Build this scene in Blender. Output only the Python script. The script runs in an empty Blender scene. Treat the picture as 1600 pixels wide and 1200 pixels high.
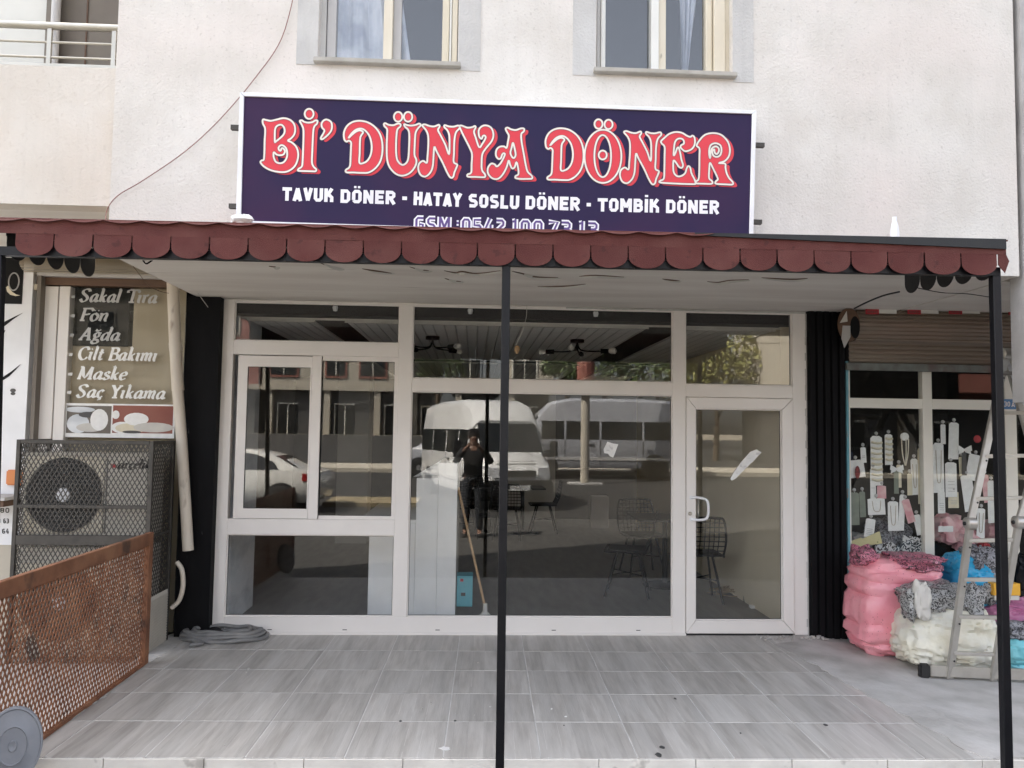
import bpy, math, random
from mathutils import Vector, Matrix, noise
C = bpy.context.scene.collection
PI = math.pi
rnd = random.Random(7)
scene = bpy.context.scene

# ---------------------------------------------------------------- camera
FPX = 1212.4
YAW, PITCH, ROLL = .048, .0596, .0144
_f = Vector((math.sin(YAW)*math.cos(PITCH), math.cos(YAW)*math.cos(PITCH), math.sin(PITCH)))
_r0 = Vector((math.cos(YAW), -math.sin(YAW), 0)); _u0 = _r0.cross(_f)
_r = math.cos(ROLL)*_r0 + math.sin(ROLL)*_u0
_u = -math.sin(ROLL)*_r0 + math.cos(ROLL)*_u0
CAM = Vector((.0857, -6.459, 1.670))
cd = bpy.data.cameras.new('camera'); cam = bpy.data.objects.new('camera', cd); C.objects.link(cam)
cd.sensor_width = 36; cd.lens = FPX/1600*36; cd.clip_start = .03; cd.clip_end = 500
M = Matrix.Identity(4)
for i in range(3):
    M[i][0] = _r[i]; M[i][1] = _u[i]; M[i][2] = -_f[i]; M[i][3] = CAM[i]
cam.matrix_world = M
scene.camera = cam
# ---------------------------------------------------------------- light
SUN_EL, SUN_AZ = math.radians(52), math.radians(-60)      # azimuth from +Y towards +X
w = bpy.data.worlds.new('World'); scene.world = w; w.use_nodes = True
nt = w.node_tree; nt.nodes.clear()
sk = nt.nodes.new('ShaderNodeTexSky'); sk.sky_type = 'NISHITA'; sk.sun_disc = False
sk.sun_elevation = SUN_EL; sk.sun_rotation = SUN_AZ; sk.dust_density = 4.5; sk.air_density = .8; sk.ozone_density = .3
bg = nt.nodes.new('ShaderNodeBackground'); bg.inputs[1].default_value = .12
wo = nt.nodes.new('ShaderNodeOutputWorld')
hs_ = nt.nodes.new('ShaderNodeHueSaturation'); hs_.inputs['Saturation'].default_value = .42   # hazy, milky sky
nt.links.new(sk.outputs[0], hs_.inputs['Color']); nt.links.new(hs_.outputs[0], bg.inputs[0]); nt.links.new(bg.outputs[0], wo.inputs[0])
sl = bpy.data.lights.new('sun', 'SUN'); sl.energy = 4.6; sl.angle = math.radians(.5); sl.color = (1, .93, .82)
so = bpy.data.objects.new('sun', sl); C.objects.link(so)
sd = Vector((math.sin(SUN_AZ)*math.cos(SUN_EL), math.cos(SUN_AZ)*math.cos(SUN_EL), math.sin(SUN_EL)))
so.rotation_euler = sd.to_track_quat('Z', 'Y').to_euler(); so.location = (0, -20, 30)
scene.view_settings.view_transform = 'Standard'; scene.view_settings.look = 'None'
scene.view_settings.exposure = 2.75; scene.view_settings.gamma = 1; scene.view_settings.use_curve_mapping = False
scene.cycles.max_bounces = 10; scene.cycles.diffuse_bounces = 6; scene.cycles.glossy_bounces = 4
scene.cycles.transparent_max_bounces = 16; scene.cycles.caustics_reflective = False; scene.cycles.caustics_refractive = False

# ---------------------------------------------------------------- helpers
AL = -.0183
def ray(px, py): return _f + _r*((px-800)/FPX) - _u*((py-600)/FPX)
def A(px, py, Y=0.0):
    d = ray(px, py); return CAM + d*((Y-CAM.y)/d.y)
def Fz(px, py, Z=0.0):
    d = ray(px, py); return CAM + d*((Z-CAM.z)/d.z)
RG = Matrix.Rotation(-AL, 3, 'Z')
def AG(px, py, Y):                      # point on a plane of the frame turned by AL, in that frame
    o = RG @ CAM; d = RG @ ray(px, py); return o + d*((Y-o.y)/d.y)
def tag(o, label=None, cat=None, group=None, kind=None):
    if label: o['label'] = label
    if cat: o['category'] = cat
    if group: o['group'] = group
    if kind: o['kind'] = kind
    return o
def thing(name, label, cat, loc=(0, 0, 0), rz=0, group=None):
    o = bpy.data.objects.new(name, None); C.objects.link(o); o.empty_display_size = .1
    o.location = loc; o.rotation_euler = (0, 0, rz)
    return tag(o, label, cat, group)
def dup(o, parent=None):
    c = o.copy(); C.objects.link(c)
    if parent: c.parent = parent
    for ch in o.children: dup(ch, c)
    return c
def cr(pts, n=4, closed=False):         # Catmull-Rom
    P = [Vector(p) for p in pts]; out = []; L = len(P)
    segs = L if closed else L-1
    for i in range(segs):
        if closed: a, b, c, d = P[(i-1) % L], P[i], P[(i+1) % L], P[(i+2) % L]
        else: a, b, c, d = P[max(i-1, 0)], P[i], P[i+1], P[min(i+2, L-1)]
        for k in range(n):
            t = k/n
            out.append(.5*((2*b)+(c-a)*t+(2*a-5*b+4*c-d)*t*t+(3*b-a-3*c+d)*t*t*t))
    if not closed: out.append(P[-1])
    return out
class MB:
    def __init__(s): s.v = []; s.f = []; s.mi = []; s.m = 0
    def add(s, vs, fs):
        b = len(s.v); s.v += [tuple(p) for p in vs]
        for f in fs: s.f.append(tuple(b+i for i in f)); s.mi.append(s.m)
        return s
    def box(s, x0, x1, y0, y1, z0, z1):
        x0, x1 = min(x0, x1), max(x0, x1); y0, y1 = min(y0, y1), max(y0, y1); z0, z1 = min(z0, z1), max(z0, z1)
        return s.add([(x0,y0,z0),(x1,y0,z0),(x1,y1,z0),(x0,y1,z0),(x0,y0,z1),(x1,y0,z1),(x1,y1,z1),(x0,y1,z1)],
            [(0,3,2,1),(4,5,6,7),(0,1,5,4),(1,2,6,5),(2,3,7,6),(3,0,4,7)])
    def hexa(s, q0, q1):                # two quads (front, back) joined
        return s.add(list(q0)+list(q1), [(0,1,2,3),(7,6,5,4),(0,4,5,1),(1,5,6,2),(2,6,7,3),(3,7,4,0)])
    def bar(s, p, q, w, h, up=(0, 0, 1)):
        p, q = Vector(p), Vector(q); d = (q-p).normalized(); up = Vector(up)
        a = d.cross(up)
        if a.length < 1e-4: a = d.cross(Vector((0, 1, 0)))
        a.normalize(); b = a.cross(d).normalized(); a *= w/2; b *= h/2
        return s.hexa([p-a-b, p+a-b, p+a+b, p-a+b], [q-a-b, q+a-b, q+a+b, q-a+b])
    def tube(s, pts, r, n=8, closed=False, cap=True):
        P = [Vector(p) for p in pts]; L = len(P); R = r if isinstance(r, (list, tuple)) else [r]*L
        base = len(s.v); prev = None
        for i in range(L):
            if closed: t = P[(i+1) % L]-P[i-1]
            else: t = P[min(i+1, L-1)]-P[max(i-1, 0)]
            if t.length < 1e-9: t = Vector((0, 0, 1))
            t.normalize()
            if prev is None:
                a = t.cross(Vector((0, 0, 1)))
                if a.length < 1e-3: a = t.cross(Vector((0, 1, 0)))
            else: a = prev - t*prev.dot(t)
            if a.length < 1e-6: a = t.orthogonal()
            a.normalize(); prev = a; b = t.cross(a)
            for k in range(n):
                an = 2*PI*k/n; s.v.append(tuple(P[i]+(a*math.cos(an)+b*math.sin(an))*R[i]))
        for i in range(L if closed else L-1):
            j = (i+1) % L
            for k in range(n):
                s.f.append((base+i*n+k, base+i*n+(k+1) % n, base+j*n+(k+1) % n, base+j*n+k)); s.mi.append(s.m)
        if not closed and cap:
            s.f.append(tuple(base+k for k in range(n-1, -1, -1))); s.mi.append(s.m)
            s.f.append(tuple(base+(L-1)*n+k for k in range(n))); s.mi.append(s.m)
        return s
    def prism(s, poly, y0, y1):         # polygon in XZ, extruded in Y
        n = len(poly); vs = [(p[0], y0, p[1]) for p in poly]+[(p[0], y1, p[1]) for p in poly]
        fs = [tuple(range(n)), tuple(range(2*n-1, n-1, -1))]+[(i, n+i, n+(i+1) % n, (i+1) % n) for i in range(n)]
        return s.add(vs, fs)
    def disc(s, c, r, y0, y1, n=24, rz=None):
        rz = rz or r
        return s.prism([(c[0]+r*math.cos(2*PI*k/n), c[1]+rz*math.sin(2*PI*k/n)) for k in range(n)], y0, y1)
    def lathe(s, prof, c=(0, 0, 0), n=20, axis='Z'):
        base = len(s.v)
        for (r, h) in prof:
            for k in range(n):
                a = 2*PI*k/n; x, y = r*math.cos(a), r*math.sin(a)
                p = (x, y, h) if axis == 'Z' else ((x, h, y) if axis == 'Y' else (h, x, y))
                s.v.append((c[0]+p[0], c[1]+p[1], c[2]+p[2]))
        for i in range(len(prof)-1):
            for k in range(n):
                s.f.append((base+i*n+k, base+i*n+(k+1) % n, base+(i+1)*n+(k+1) % n, base+(i+1)*n+k)); s.mi.append(s.m)
        return s
    def loft(s, secs, close=True):
        n = len(secs[0]); base = len(s.v)
        for q in secs: s.v += [tuple(p) for p in q]
        for i in range(len(secs)-1):
            for k in range(n):
                s.f.append((base+i*n+k, base+i*n+(k+1) % n, base+(i+1)*n+(k+1) % n, base+(i+1)*n+k)); s.mi.append(s.m)
        if close:
            s.f.append(tuple(base+k for k in range(n-1, -1, -1))); s.mi.append(s.m)
            s.f.append(tuple(base+(len(secs)-1)*n+k for k in range(n))); s.mi.append(s.m)
        return s
    def build(s, name, mat, parent=None, smooth=False, bevel=0, kind=None, label=None, loc=None, fix=True):
        me = bpy.data.meshes.new(name); me.from_pydata(s.v, [], s.f)
        mats = mat if isinstance(mat, (list, tuple)) else [mat]
        for m in mats: me.materials.append(m)
        if len(mats) > 1: me.polygons.foreach_set('material_index', s.mi)
        if fix and len(s.v) < 60000:
            import bmesh
            b = bmesh.new(); b.from_mesh(me)
            bmesh.ops.recalc_face_normals(b, faces=b.faces)
            if bevel:
                es = [e for e in b.edges if len(e.link_faces) == 2 and e.calc_face_angle(0) > .6]
                bmesh.ops.bevel(b, geom=es, offset=bevel, segments=1 if bevel < .004 else 2, affect='EDGES', clamp_overlap=True)
            b.to_mesh(me); b.free()
        if smooth:
            me.polygons.foreach_set('use_smooth', [True]*len(me.polygons))
            try: me.set_sharp_from_angle(angle=math.radians(40))
            except Exception: pass
        me.update()
        o = bpy.data.objects.new(name, me); C.objects.link(o)
        if parent: o.parent = parent
        if loc: o.location = loc
        if kind: o['kind'] = kind
        if label: o['label'] = label
        return o
def solo(mb, name, mat, label, cat, group=None, **k):
    return tag(mb.build(name, mat, **k), label, cat, group)
def tobj(me, name, mat, parent=None):
    me.materials.clear(); me.materials.append(mat)
    o = bpy.data.objects.new(name, me); C.objects.link(o)
    if parent: o.parent = parent
    return o

# ---------------------------------------------------------------- materials
_mc = {}
def mat(name, c, c2=None, scale=8, rough=.6, bump=0, bscale=None, metal=0, spec=.5, dark=None, dscale=60, damt=.3, stretch=(1, 1, 1), blotch=None, bl_scale=1.2, bl_amt=.5, rand=0, coat=0, dthr=.62, streak=0):
    m = bpy.data.materials.new(name); m.use_nodes = True; n = m.node_tree; N = n.nodes; L = n.links
    p = N['Principled BSDF']; p.inputs['Roughness'].default_value = rough; p.inputs['Metallic'].default_value = metal
    p.inputs['Specular IOR Level'].default_value = spec
    if coat: p.inputs['Coat Weight'].default_value = coat; p.inputs['Coat Roughness'].default_value = .05
    tc = N.new('ShaderNodeTexCoord'); mp = N.new('ShaderNodeMapping'); mp.inputs['Scale'].default_value = stretch
    L.new(tc.outputs['Object'], mp.inputs[0])
    vec = mp.outputs[0]
    if rand:
        oi = N.new('ShaderNodeObjectInfo'); mm = N.new('ShaderNodeMath'); mm.operation = 'MULTIPLY'; mm.inputs[1].default_value = 37.7
        cx = N.new('ShaderNodeCombineXYZ'); va = N.new('ShaderNodeVectorMath'); va.operation = 'ADD'
        L.new(oi.outputs['Random'], mm.inputs[0])
        for k in range(3): L.new(mm.outputs[0], cx.inputs[k])
        L.new(vec, va.inputs[0]); L.new(cx.outputs[0], va.inputs[1]); vec = va.outputs[0]
    def nz(sc, det=4, lo=.35, hi=.65):
        t = N.new('ShaderNodeTexNoise'); t.inputs['Scale'].default_value = sc; t.inputs['Detail'].default_value = det
        L.new(vec, t.inputs[0]); r = N.new('ShaderNodeMapRange'); r.inputs[1].default_value = lo; r.inputs[2].default_value = hi
        L.new(t.outputs[0], r.inputs[0]); return t, r
    def mix(f, a, b):
        x = N.new('ShaderNodeMix'); x.data_type = 'RGBA'; L.new(f, x.inputs[0])
        for i, q in ((6, a), (7, b)):
            if isinstance(q, tuple): x.inputs[i].default_value = (*q, 1)
            else: L.new(q, x.inputs[i])
        return x.outputs[2]
    def mul(a, k):
        x = N.new('ShaderNodeMath'); x.operation = 'MULTIPLY'; L.new(a, x.inputs[0]); x.inputs[1].default_value = k; return x.outputs[0]
    col = None
    c2 = c2 or tuple(v*.88 for v in c)
    t, r = nz(scale); col = mix(r.outputs[0], c, c2)
    if blotch:
        t2, r2 = nz(bl_scale, 6, .45, .7); col = mix(mul(r2.outputs[0], bl_amt), col, blotch)
    if dark:
        t3, r3 = nz(dscale, 3, dthr, dthr+.08); col = mix(mul(r3.outputs[0], damt), col, dark)
    if streak:
        ms = N.new('ShaderNodeMapping'); ms.inputs['Scale'].default_value = (7, 7, .55); L.new(tc.outputs['Object'], ms.inputs[0])
        ts = N.new('ShaderNodeTexNoise'); ts.inputs['Scale'].default_value = 1.6; ts.inputs['Detail'].default_value = 7; ts.inputs['Roughness'].default_value = .7; L.new(ms.outputs[0], ts.inputs[0])
        rs_ = N.new('ShaderNodeMapRange'); rs_.inputs[1].default_value = .5; rs_.inputs[2].default_value = .8; L.new(ts.outputs[0], rs_.inputs[0])
        col = mix(mul(rs_.outputs[0], streak*3), col, tuple(v*.72 for v in c))
    if rand:
        hv = N.new('ShaderNodeHueSaturation'); r4 = N.new('ShaderNodeMapRange'); r4.inputs[3].default_value = 1-rand; r4.inputs[4].default_value = 1+rand
        L.new(oi.outputs['Random'], r4.inputs[0]); L.new(r4.outputs[0], hv.inputs['Value']); L.new(col, hv.inputs['Color']); col = hv.outputs[0]
    L.new(col, p.inputs['Base Color'])
    if bump:
        b = N.new('ShaderNodeBump'); b.inputs['Strength'].default_value = min(1, bump); b.inputs['Distance'].default_value = .004*max(1, bump)
        tb = N.new('ShaderNodeTexNoise'); tb.inputs['Scale'].default_value = bscale or scale*4; tb.inputs['Detail'].default_value = 5
        L.new(vec, tb.inputs[0]); L.new(tb.outputs[0], b.inputs['Height']); L.new(b.outputs[0], p.inputs['Normal'])
    return m
def glassmat(name, refl=.07, tint=(.86, .9, .88), rough=0.0):
    m = bpy.data.materials.new(name); m.use_nodes = True; n = m.node_tree; N = n.nodes; L = n.links; N.clear()
    o = N.new('ShaderNodeOutputMaterial'); mx = N.new('ShaderNodeMixShader'); tr = N.new('ShaderNodeBsdfTransparent')
    gl = N.new('ShaderNodeBsdfGlossy'); gl.inputs['Roughness'].default_value = rough; tr.inputs[0].default_value = (*tint, 1)
    fr = N.new('ShaderNodeLayerWeight'); fr.inputs[0].default_value = .5; pw = N.new('ShaderNodeMath'); pw.operation = 'POWER'; pw.inputs[1].default_value = 5
    L.new(fr.outputs['Facing'], pw.inputs[0]); ad = N.new('ShaderNodeMath'); ad.operation = 'ADD'
    ad.inputs[1].default_value = refl; ad.use_clamp = True
    L.new(pw.outputs[0], ad.inputs[0]); L.new(ad.outputs[0], mx.inputs[0]); L.new(tr.outputs[0], mx.inputs[1]); L.new(gl.outputs[0], mx.inputs[2])
    L.new(mx.outputs[0], o.inputs[0]); return m
K = {}
K['stucco'] = mat('stucco', (.60, .57, .525), (.69, .67, .63), 2.6, .9, 1.1, 75, blotch=(.62, .525, .48), bl_scale=1.3, bl_amt=.42, streak=.07, dark=(.36, .33, .30), dscale=48, damt=.32, dthr=.63)
K['stucco_warm'] = mat('stucco_warm', (.59, .545, .485), (.65, .61, .555), 2.0, .9, .9, 60, blotch=(.55, .46, .37), bl_scale=1.2, bl_amt=.5, streak=.08, dark=(.42, .36, .3), dscale=30, damt=.2)
K['grey_paint'] = mat('grey_paint', (.47, .465, .45), (.54, .535, .52), 4, .9, 1.2, 70, blotch=(.56, .54, .51), bl_scale=3, streak=.12)
K['soffit'] = mat('soffit', (.74, .71, .66), (.64, .60, .55), 1.2, .85, .4, 14, dark=(.12, .09, .07), dscale=2.2, damt=.8, stretch=(.7, 5, 1), dthr=.70)
K['concrete'] = mat('concrete', (.36, .35, .34), (.48, .47, .46), 3, .9, 1, 40, blotch=(.28, .27, .26), bl_scale=2)
K['cement'] = mat('cement', (.48, .46, .435), (.36, .345, .32), 4, .95, 1.5, 30, blotch=(.60, .59, .57), bl_scale=3)
K['riser'] = mat('riser', (.74, .71, .65), (.62, .59, .54), 6, .7, .6, 40, dark=(.2, .18, .15), dscale=9, damt=.5)
K['grout'] = mat('grout', (.66, .65, .63), (.54, .53, .51), 9, .95)
K['asphalt'] = mat('asphalt', (.020, .019, .019), (.030, .029, .027), 3, .9, 1, 60, blotch=(.045, .042, .037), bl_scale=.35, bl_amt=.6)
K['paving'] = mat('paving', (.045, .043, .04), (.065, .062, .057), 2, .9, .6, 30)
K['earth'] = mat('earth', (.22, .19, .14), (.3, .26, .2), .5, .95, .5, 5)
K['drygrass'] = mat('drygrass', (.30, .24, .15), (.2, .165, .10), 4, .95)
K['maroon'] = mat('maroon', (.096, .027, .024), (.122, .039, .034), 5, .75, 1.2, 320, blotch=(.16, .07, .06), bl_scale=3.5, bl_amt=.5, spec=.25, dark=(.05, .02, .018), dscale=22, damt=.5, rand=.07)
K['blacksheet'] = mat('blacksheet', (.008, .009, .011), (.012, .013, .014), 9, .6, .3, 200)
K['blackpaint'] = mat('blackpaint', (.0035, .004, .006), (.006, .006, .008), 12, .42, .3, 60, spec=.25)
K['blackclad'] = mat('blackclad', (.0022, .0022, .003), (.005, .005, .006), 7, .7, .8, 40, spec=.15, dark=(.3, .3, .3), dscale=16, damt=.5, stretch=(1, 1, .25), dthr=.72)
K['pvc'] = mat('pvc', (.73, .70, .665), (.76, .73, .695), 3, .32, .05, 90)
K['pvcgrey'] = mat('pvcgrey', (.42, .41, .40), (.48, .47, .46), 4, .5, .2)
K['film'] = mat('film', (.50, .50, .48), (.42, .42, .4), 20, .4, .2)
K['glass'] = glassmat('glass', .048, (.99, .995, .992))
K['glassup'] = glassmat('glassup', .09, (.93, .94, .95))
K['glassdark'] = glassmat('glassdark', .07, (.7, .72, .72))
K['signblue'] = mat('signblue', (.017, .011, .052), (.022, .011, .052), 1.4, .45, 0, blotch=(.055, .014, .052), bl_scale=1.0, bl_amt=.7, spec=.2)
K['signwhite'] = mat('signwhite', (.80, .81, .83), None, 3, .35)
K['red'] = mat('red_print', (.64, .050, .068), (.66, .056, .074), 3, .5, spec=.25)
K['cream'] = mat('cream_print', (.80, .74, .66), None, 3, .4)
K['shade'] = mat('letter_edge', (.05, .035, .06), None, 3, .5)
K['white'] = mat('white_print', (.85, .84, .88), None, 3, .4)
K['purple'] = mat('purple_print', (.10, .05, .22), None, 3, .4)
K['letter'] = mat('vinyl_letter', (.50, .50, .49), None, 3, .5)
K['black'] = mat('flat_black', (.003, .003, .0035), None, 5, .5, spec=.2)
K['upvc_old'] = mat('old_frame', (.62, .56, .44), (.68, .63, .52), 5, .5, .3, 40, dark=(.1, .08, .05), dscale=14, damt=.7, stretch=(1, 1, .4), dthr=.70)
K['upvc_white'] = mat('pale_frame', (.66, .66, .62), (.7, .7, .66), 5, .5, .3, 40)
K['curtain'] = mat('curtain', (.55, .58, .64), (.68, .70, .74), 4, .9, .3, 30, blotch=(.22, .26, .34), bl_scale=5, bl_amt=.7)
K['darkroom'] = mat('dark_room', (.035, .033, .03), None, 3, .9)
K['sill'] = mat('sill_stone', (.42, .40, .36), (.34, .32, .28), 9, .7, .4)
K['steel'] = mat('steel', (.45, .43, .38), (.40, .38, .33), 8, .38, 0, metal=.8)
K['alu'] = mat('aluminium', (.52, .50, .46), (.44, .42, .38), 10, .4, .2, 60, metal=.75)
K['panelwhite'] = mat('panel_white', (.62, .62, .58), (.56, .56, .52), 2, .6)
K['taupe'] = mat('taupe', (.155, .135, .115), (.175, .155, .13), 4, .8)
K['grill'] = mat('cage_steel', (.045, .041, .036), (.07, .064, .055), 15, .6, .5, 60, metal=.2)
K['rust'] = mat('rusty_brown', (.235, .098, .046), (.15, .058, .028), 7, .75, .8, 50, blotch=(.38, .20, .11), bl_scale=3, bl_amt=.5, dark=(.03, .02, .015), dscale=5, damt=.7, dthr=.6)
K['acbody'] = mat('ac_body', (.58, .55, .48), (.52, .49, .43), 5, .5, .1)
K['acdark'] = mat('ac_dark', (.012, .012, .013), None, 5, .5)
K['wire'] = mat('grille_wire', (.20, .20, .195), None, 5, .4, metal=.4)
K['pipe'] = mat('pvc_pipe', (.60, .55, .47), (.52, .46, .38), 6, .5, .2, dark=(.12, .07, .04), dscale=7, damt=.8, stretch=(1, 1, .4), dthr=.66)
K['wood'] = mat('brown_beam', (.13, .07, .04), (.09, .05, .03), 6, .6, .4, stretch=(.3, 1, 3))
K['shutter'] = mat('shutter', (.27, .225, .18), (.22, .185, .15), 3, .55, .2, blotch=(.25, .15, .11), bl_scale=2.5, bl_amt=.5, stretch=(.4, 1, 2.5))
K['shutter_l'] = mat('shutter_left', (.56, .49, .38), (.5, .44, .34), 3, .5, .2)
K['shutrail'] = mat('shutter_rail', (.17, .19, .175), (.12, .12, .11), 12, .6, .4, blotch=(.12, .05, .04), bl_scale=6, bl_amt=.7)
K['teal'] = mat('teal_paint', (.10, .28, .34), (.14, .32, .38), 8, .7, .6, dark=(.3, .18, .12), dscale=14, damt=.8, stretch=(1, 1, .4))
K['frame_w'] = mat('cream_frame', (.76, .74, .66), (.72, .70, .62), 5, .4, .1)
K['blueplate'] = mat('blue_plate', (.05, .17, .36), None, 5, .35)
K['tile_in'] = mat('inner_floor', (.17, .162, .15), (.23, .22, .205), 3, .35, .1, stretch=(4, .8, 1))
K['beige'] = mat('beige_wall', (.80, .71, .54), (.76, .67, .50), 2, .6, .1)
K['marble'] = mat('marble', (.70, .73, .75), (.80, .82, .84), 1.8, .3, 0, blotch=(.34, .38, .42), bl_scale=2.2, bl_amt=.7, stretch=(1, 1, 2))
K['inwall'] = mat('grey_wall', (.10, .098, .095), (.13, .127, .12), 2, .8)
K['inpale'] = mat('pale_column', (.50, .50, .48), None, 2, .7)
K['counter'] = mat('counter_white', (.86, .87, .87), None, 2, .25)
K['blacksteel'] = mat('black_steel', (.004, .004, .0045), None, 5, .5, spec=.2)
K['tabletop'] = mat('table_top', (.02, .019, .018), (.03, .028, .026), 5, .35)
K['broomw'] = mat('broom_wood', (.42, .28, .15), (.36, .23, .12), 9, .6)
K['offwhite'] = mat('off_white', (.62, .60, .55), (.56, .54, .5), 12, .7, .3)
K['tealbox'] = mat('teal_box', (.12, .42, .50), None, 4, .5)
K['rope'] = mat('rope', (.42, .33, .22), (.34, .26, .17), 30, .9, .5)
K['hose'] = mat('hose', (.20, .20, .195), (.14, .14, .14), 12, .6, .5, blotch=(.30, .29, .27), bl_scale=8)
K['paper'] = mat('paper', (.80, .80, .78), (.72, .72, .70), 18, .7, .4, dark=(.35, .35, .35), dscale=25, damt=.5)
K['card'] = mat('card', (.86, .86, .84), (.78, .78, .76), 20, .6, .2)
K['cardcream'] = mat('card_cream', (.66, .60, .44), (.7, .64, .5), 20, .6, .2)
K['pearl'] = mat('beads', (.62, .56, .44), (.72, .68, .58), 60, .4, .5)
K['sage'] = mat('sage_pouch', (.17, .20, .16), (.22, .25, .2), 15, .7, .3)
K['pinkfab'] = mat('pink_fabric', (.66, .30, .33), (.75, .50, .50), 14, .7, .5)
K['redfab'] = mat('red_fabric', (.45, .04, .05), None, 10, .7)
K['coralc'] = mat('red_mesh', (.30, .05, .05), (.1, .03, .03), 50, .7)
K['orange'] = mat('orange_plastic', (.62, .22, .07), None, 5, .5)
K['yellow'] = mat('yellow_box', (.80, .42, .04), None, 5, .5)
K['rubber'] = mat('rubber', (.015, .015, .015), None, 8, .7)
K['carwhite'] = mat('car_white', (.72, .71, .67), None, 3, .25, coat=.6)
K['vanwhite'] = mat('van_white', (.74, .74, .73), None, 3, .3, coat=.4)
K['vangrey'] = mat('van_grey', (.36, .37, .40), None, 3, .3, coat=.4)
K['carglass'] = mat('car_glass', (.012, .014, .015), None, 3, .05)
K['tyre'] = mat('tyre', (.02, .02, .02), None, 9, .8)
K['rim'] = mat('rim', (.35, .35, .35), None, 9, .35, metal=.6)
K['tail'] = mat('tail_lamp', (.45, .02, .02), None, 9, .2)
K['lamp'] = mat('head_lamp', (.55, .56, .58), None, 9, .15)
K['bark'] = mat('bark', (.10, .07, .045), None, 9, .9, .8)
K['leaf'] = mat('leaf', (.055, .085, .025), (.10, .14, .04), 1.2, .6)
K['leafy'] = mat('leaf_yellow', (.17, .17, .04), (.24, .23, .06), 1.2, .6)
K['brick'] = mat('brick_red', (.26, .09, .07), (.3, .12, .09), 3, .8)
K['cream_far'] = mat('cream_render', (.42, .38, .31), (.46, .42, .35), 1, .9)
K['grey_far'] = mat('grey_render', (.24, .27, .29), (.28, .3, .32), 1, .9)
K['shopdark'] = mat('shop_dark', (.05, .05, .05), (.08, .075, .07), 2, .5)
K['skin'] = mat('skin', (.20, .11, .075), None, 5, .5)
K['shirt'] = mat('dark_shirt', (.012, .012, .014), None, 8, .9)
K['shirt_b'] = mat('blue_shirt', (.10, .15, .30), None, 8, .9)
K['trouser'] = mat('trousers', (.025, .028, .035), None, 8, .9)
K['hair'] = mat('hair', (.02, .015, .012), None, 30, .6)
K['ceiling_w'] = mat('emboss_ceiling', (.66, .64, .60), None, 5, .5)

def plankmat():
    m = mat('plank_tile', (.34, .32, .295), (.44, .42, .39), 5, .42, .35, 20, stretch=(6, .6, 1), rand=.05, spec=.4,
            blotch=(.50, .485, .46), bl_scale=1.6, bl_amt=.7)
    n = m.node_tree; N = n.nodes; L = n.links; p = N['Principled BSDF']
    src = p.inputs['Base Color'].links[0].from_socket
    tc = N.new('ShaderNodeTexCoord'); sx = N.new('ShaderNodeSeparateXYZ'); L.new(tc.outputs['Object'], sx.inputs[0])
    def M_(op, a, b=None):
        x = N.new('ShaderNodeMath'); x.operation = op
        for i, q in enumerate((a, b)):
            if q is None: continue
            if isinstance(q, (int, float)): x.inputs[i].default_value = q
            else: L.new(q, x.inputs[i])
        return x.outputs[0]
    t = M_('MULTIPLY', M_('ADD', sx.outputs[0], 10.0), 1/.0826)
    fr = M_('FRACT', t); fl = M_('FLOOR', t)
    line = M_('LESS_THAN', M_('ABSOLUTE', M_('SUBTRACT', fr, .5)), .012)
    oi = N.new('ShaderNodeObjectInfo')
    wn = N.new('ShaderNodeTexWhiteNoise'); wn.noise_dimensions = '2D'
    cx = N.new('ShaderNodeCombineXYZ'); L.new(M_('FLOOR', M_('ADD', t, .5)), cx.inputs[0]); L.new(oi.outputs['Random'], cx.inputs[1]); L.new(cx.outputs[0], wn.inputs[0])
    hv = N.new('ShaderNodeHueSaturation'); mr = N.new('ShaderNodeMapRange'); mr.inputs[3].default_value = .90; mr.inputs[4].default_value = 1.10
    L.new(wn.outputs[0], mr.inputs[0]); L.new(mr.outputs[0], hv.inputs['Value']); L.new(src, hv.inputs['Color'])
    # broken printed joint line, pale or dark
    nz = N.new('ShaderNodeTexNoise'); nz.inputs['Scale'].default_value = 3; L.new(tc.outputs['Object'], nz.inputs[0])
    am = M_('MULTIPLY', line, M_('MULTIPLY', M_('GREATER_THAN', nz.outputs[0], .44), .5))
    cm = N.new('ShaderNodeMix'); cm.data_type = 'RGBA'; L.new(M_('GREATER_THAN', wn.outputs[0], .5), cm.inputs[0])
    cm.inputs[6].default_value = (.20, .19, .18, 1); cm.inputs[7].default_value = (.72, .71, .69, 1)
    mx = N.new('ShaderNodeMix'); mx.data_type = 'RGBA'; L.new(am, mx.inputs[0]); L.new(hv.outputs[0], mx.inputs[6]); L.new(cm.outputs[2], mx.inputs[7])
    L.new(mx.outputs[2], p.inputs['Base Color'])
    return m
K['plank'] = plankmat()
def embossmat():
    m = K['ceiling_w']; n = m.node_tree; N = n.nodes; L = n.links; p = N['Principled BSDF']
    tc = N.new('ShaderNodeTexCoord'); v = N.new('ShaderNodeTexBrick'); v.offset = 0; v.squash = 1
    v.inputs['Scale'].default_value = 1; v.inputs['Brick Width'].default_value = .10; v.inputs['Row Height'].default_value = .10
    v.inputs['Mortar Size'].default_value = .012; v.inputs['Mortar Smooth'].default_value = 1
    L.new(tc.outputs['Object'], v.inputs[0])
    b = N.new('ShaderNodeBump'); b.inputs['Strength'].default_value = 1; b.inputs['Distance'].default_value = .02; b.invert = True
    L.new(v.outputs['Fac'], b.inputs['Height']); L.new(b.outputs[0], p.inputs['Normal'])
    mx = N.new('ShaderNodeMix'); mx.data_type = 'RGBA'; L.new(v.outputs['Fac'], mx.inputs[0])
    mx.inputs[6].default_value = (.84, .82, .78, 1); mx.inputs[7].default_value = (.55, .53, .50, 1); L.new(mx.outputs[2], p.inputs['Base Color'])
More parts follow.
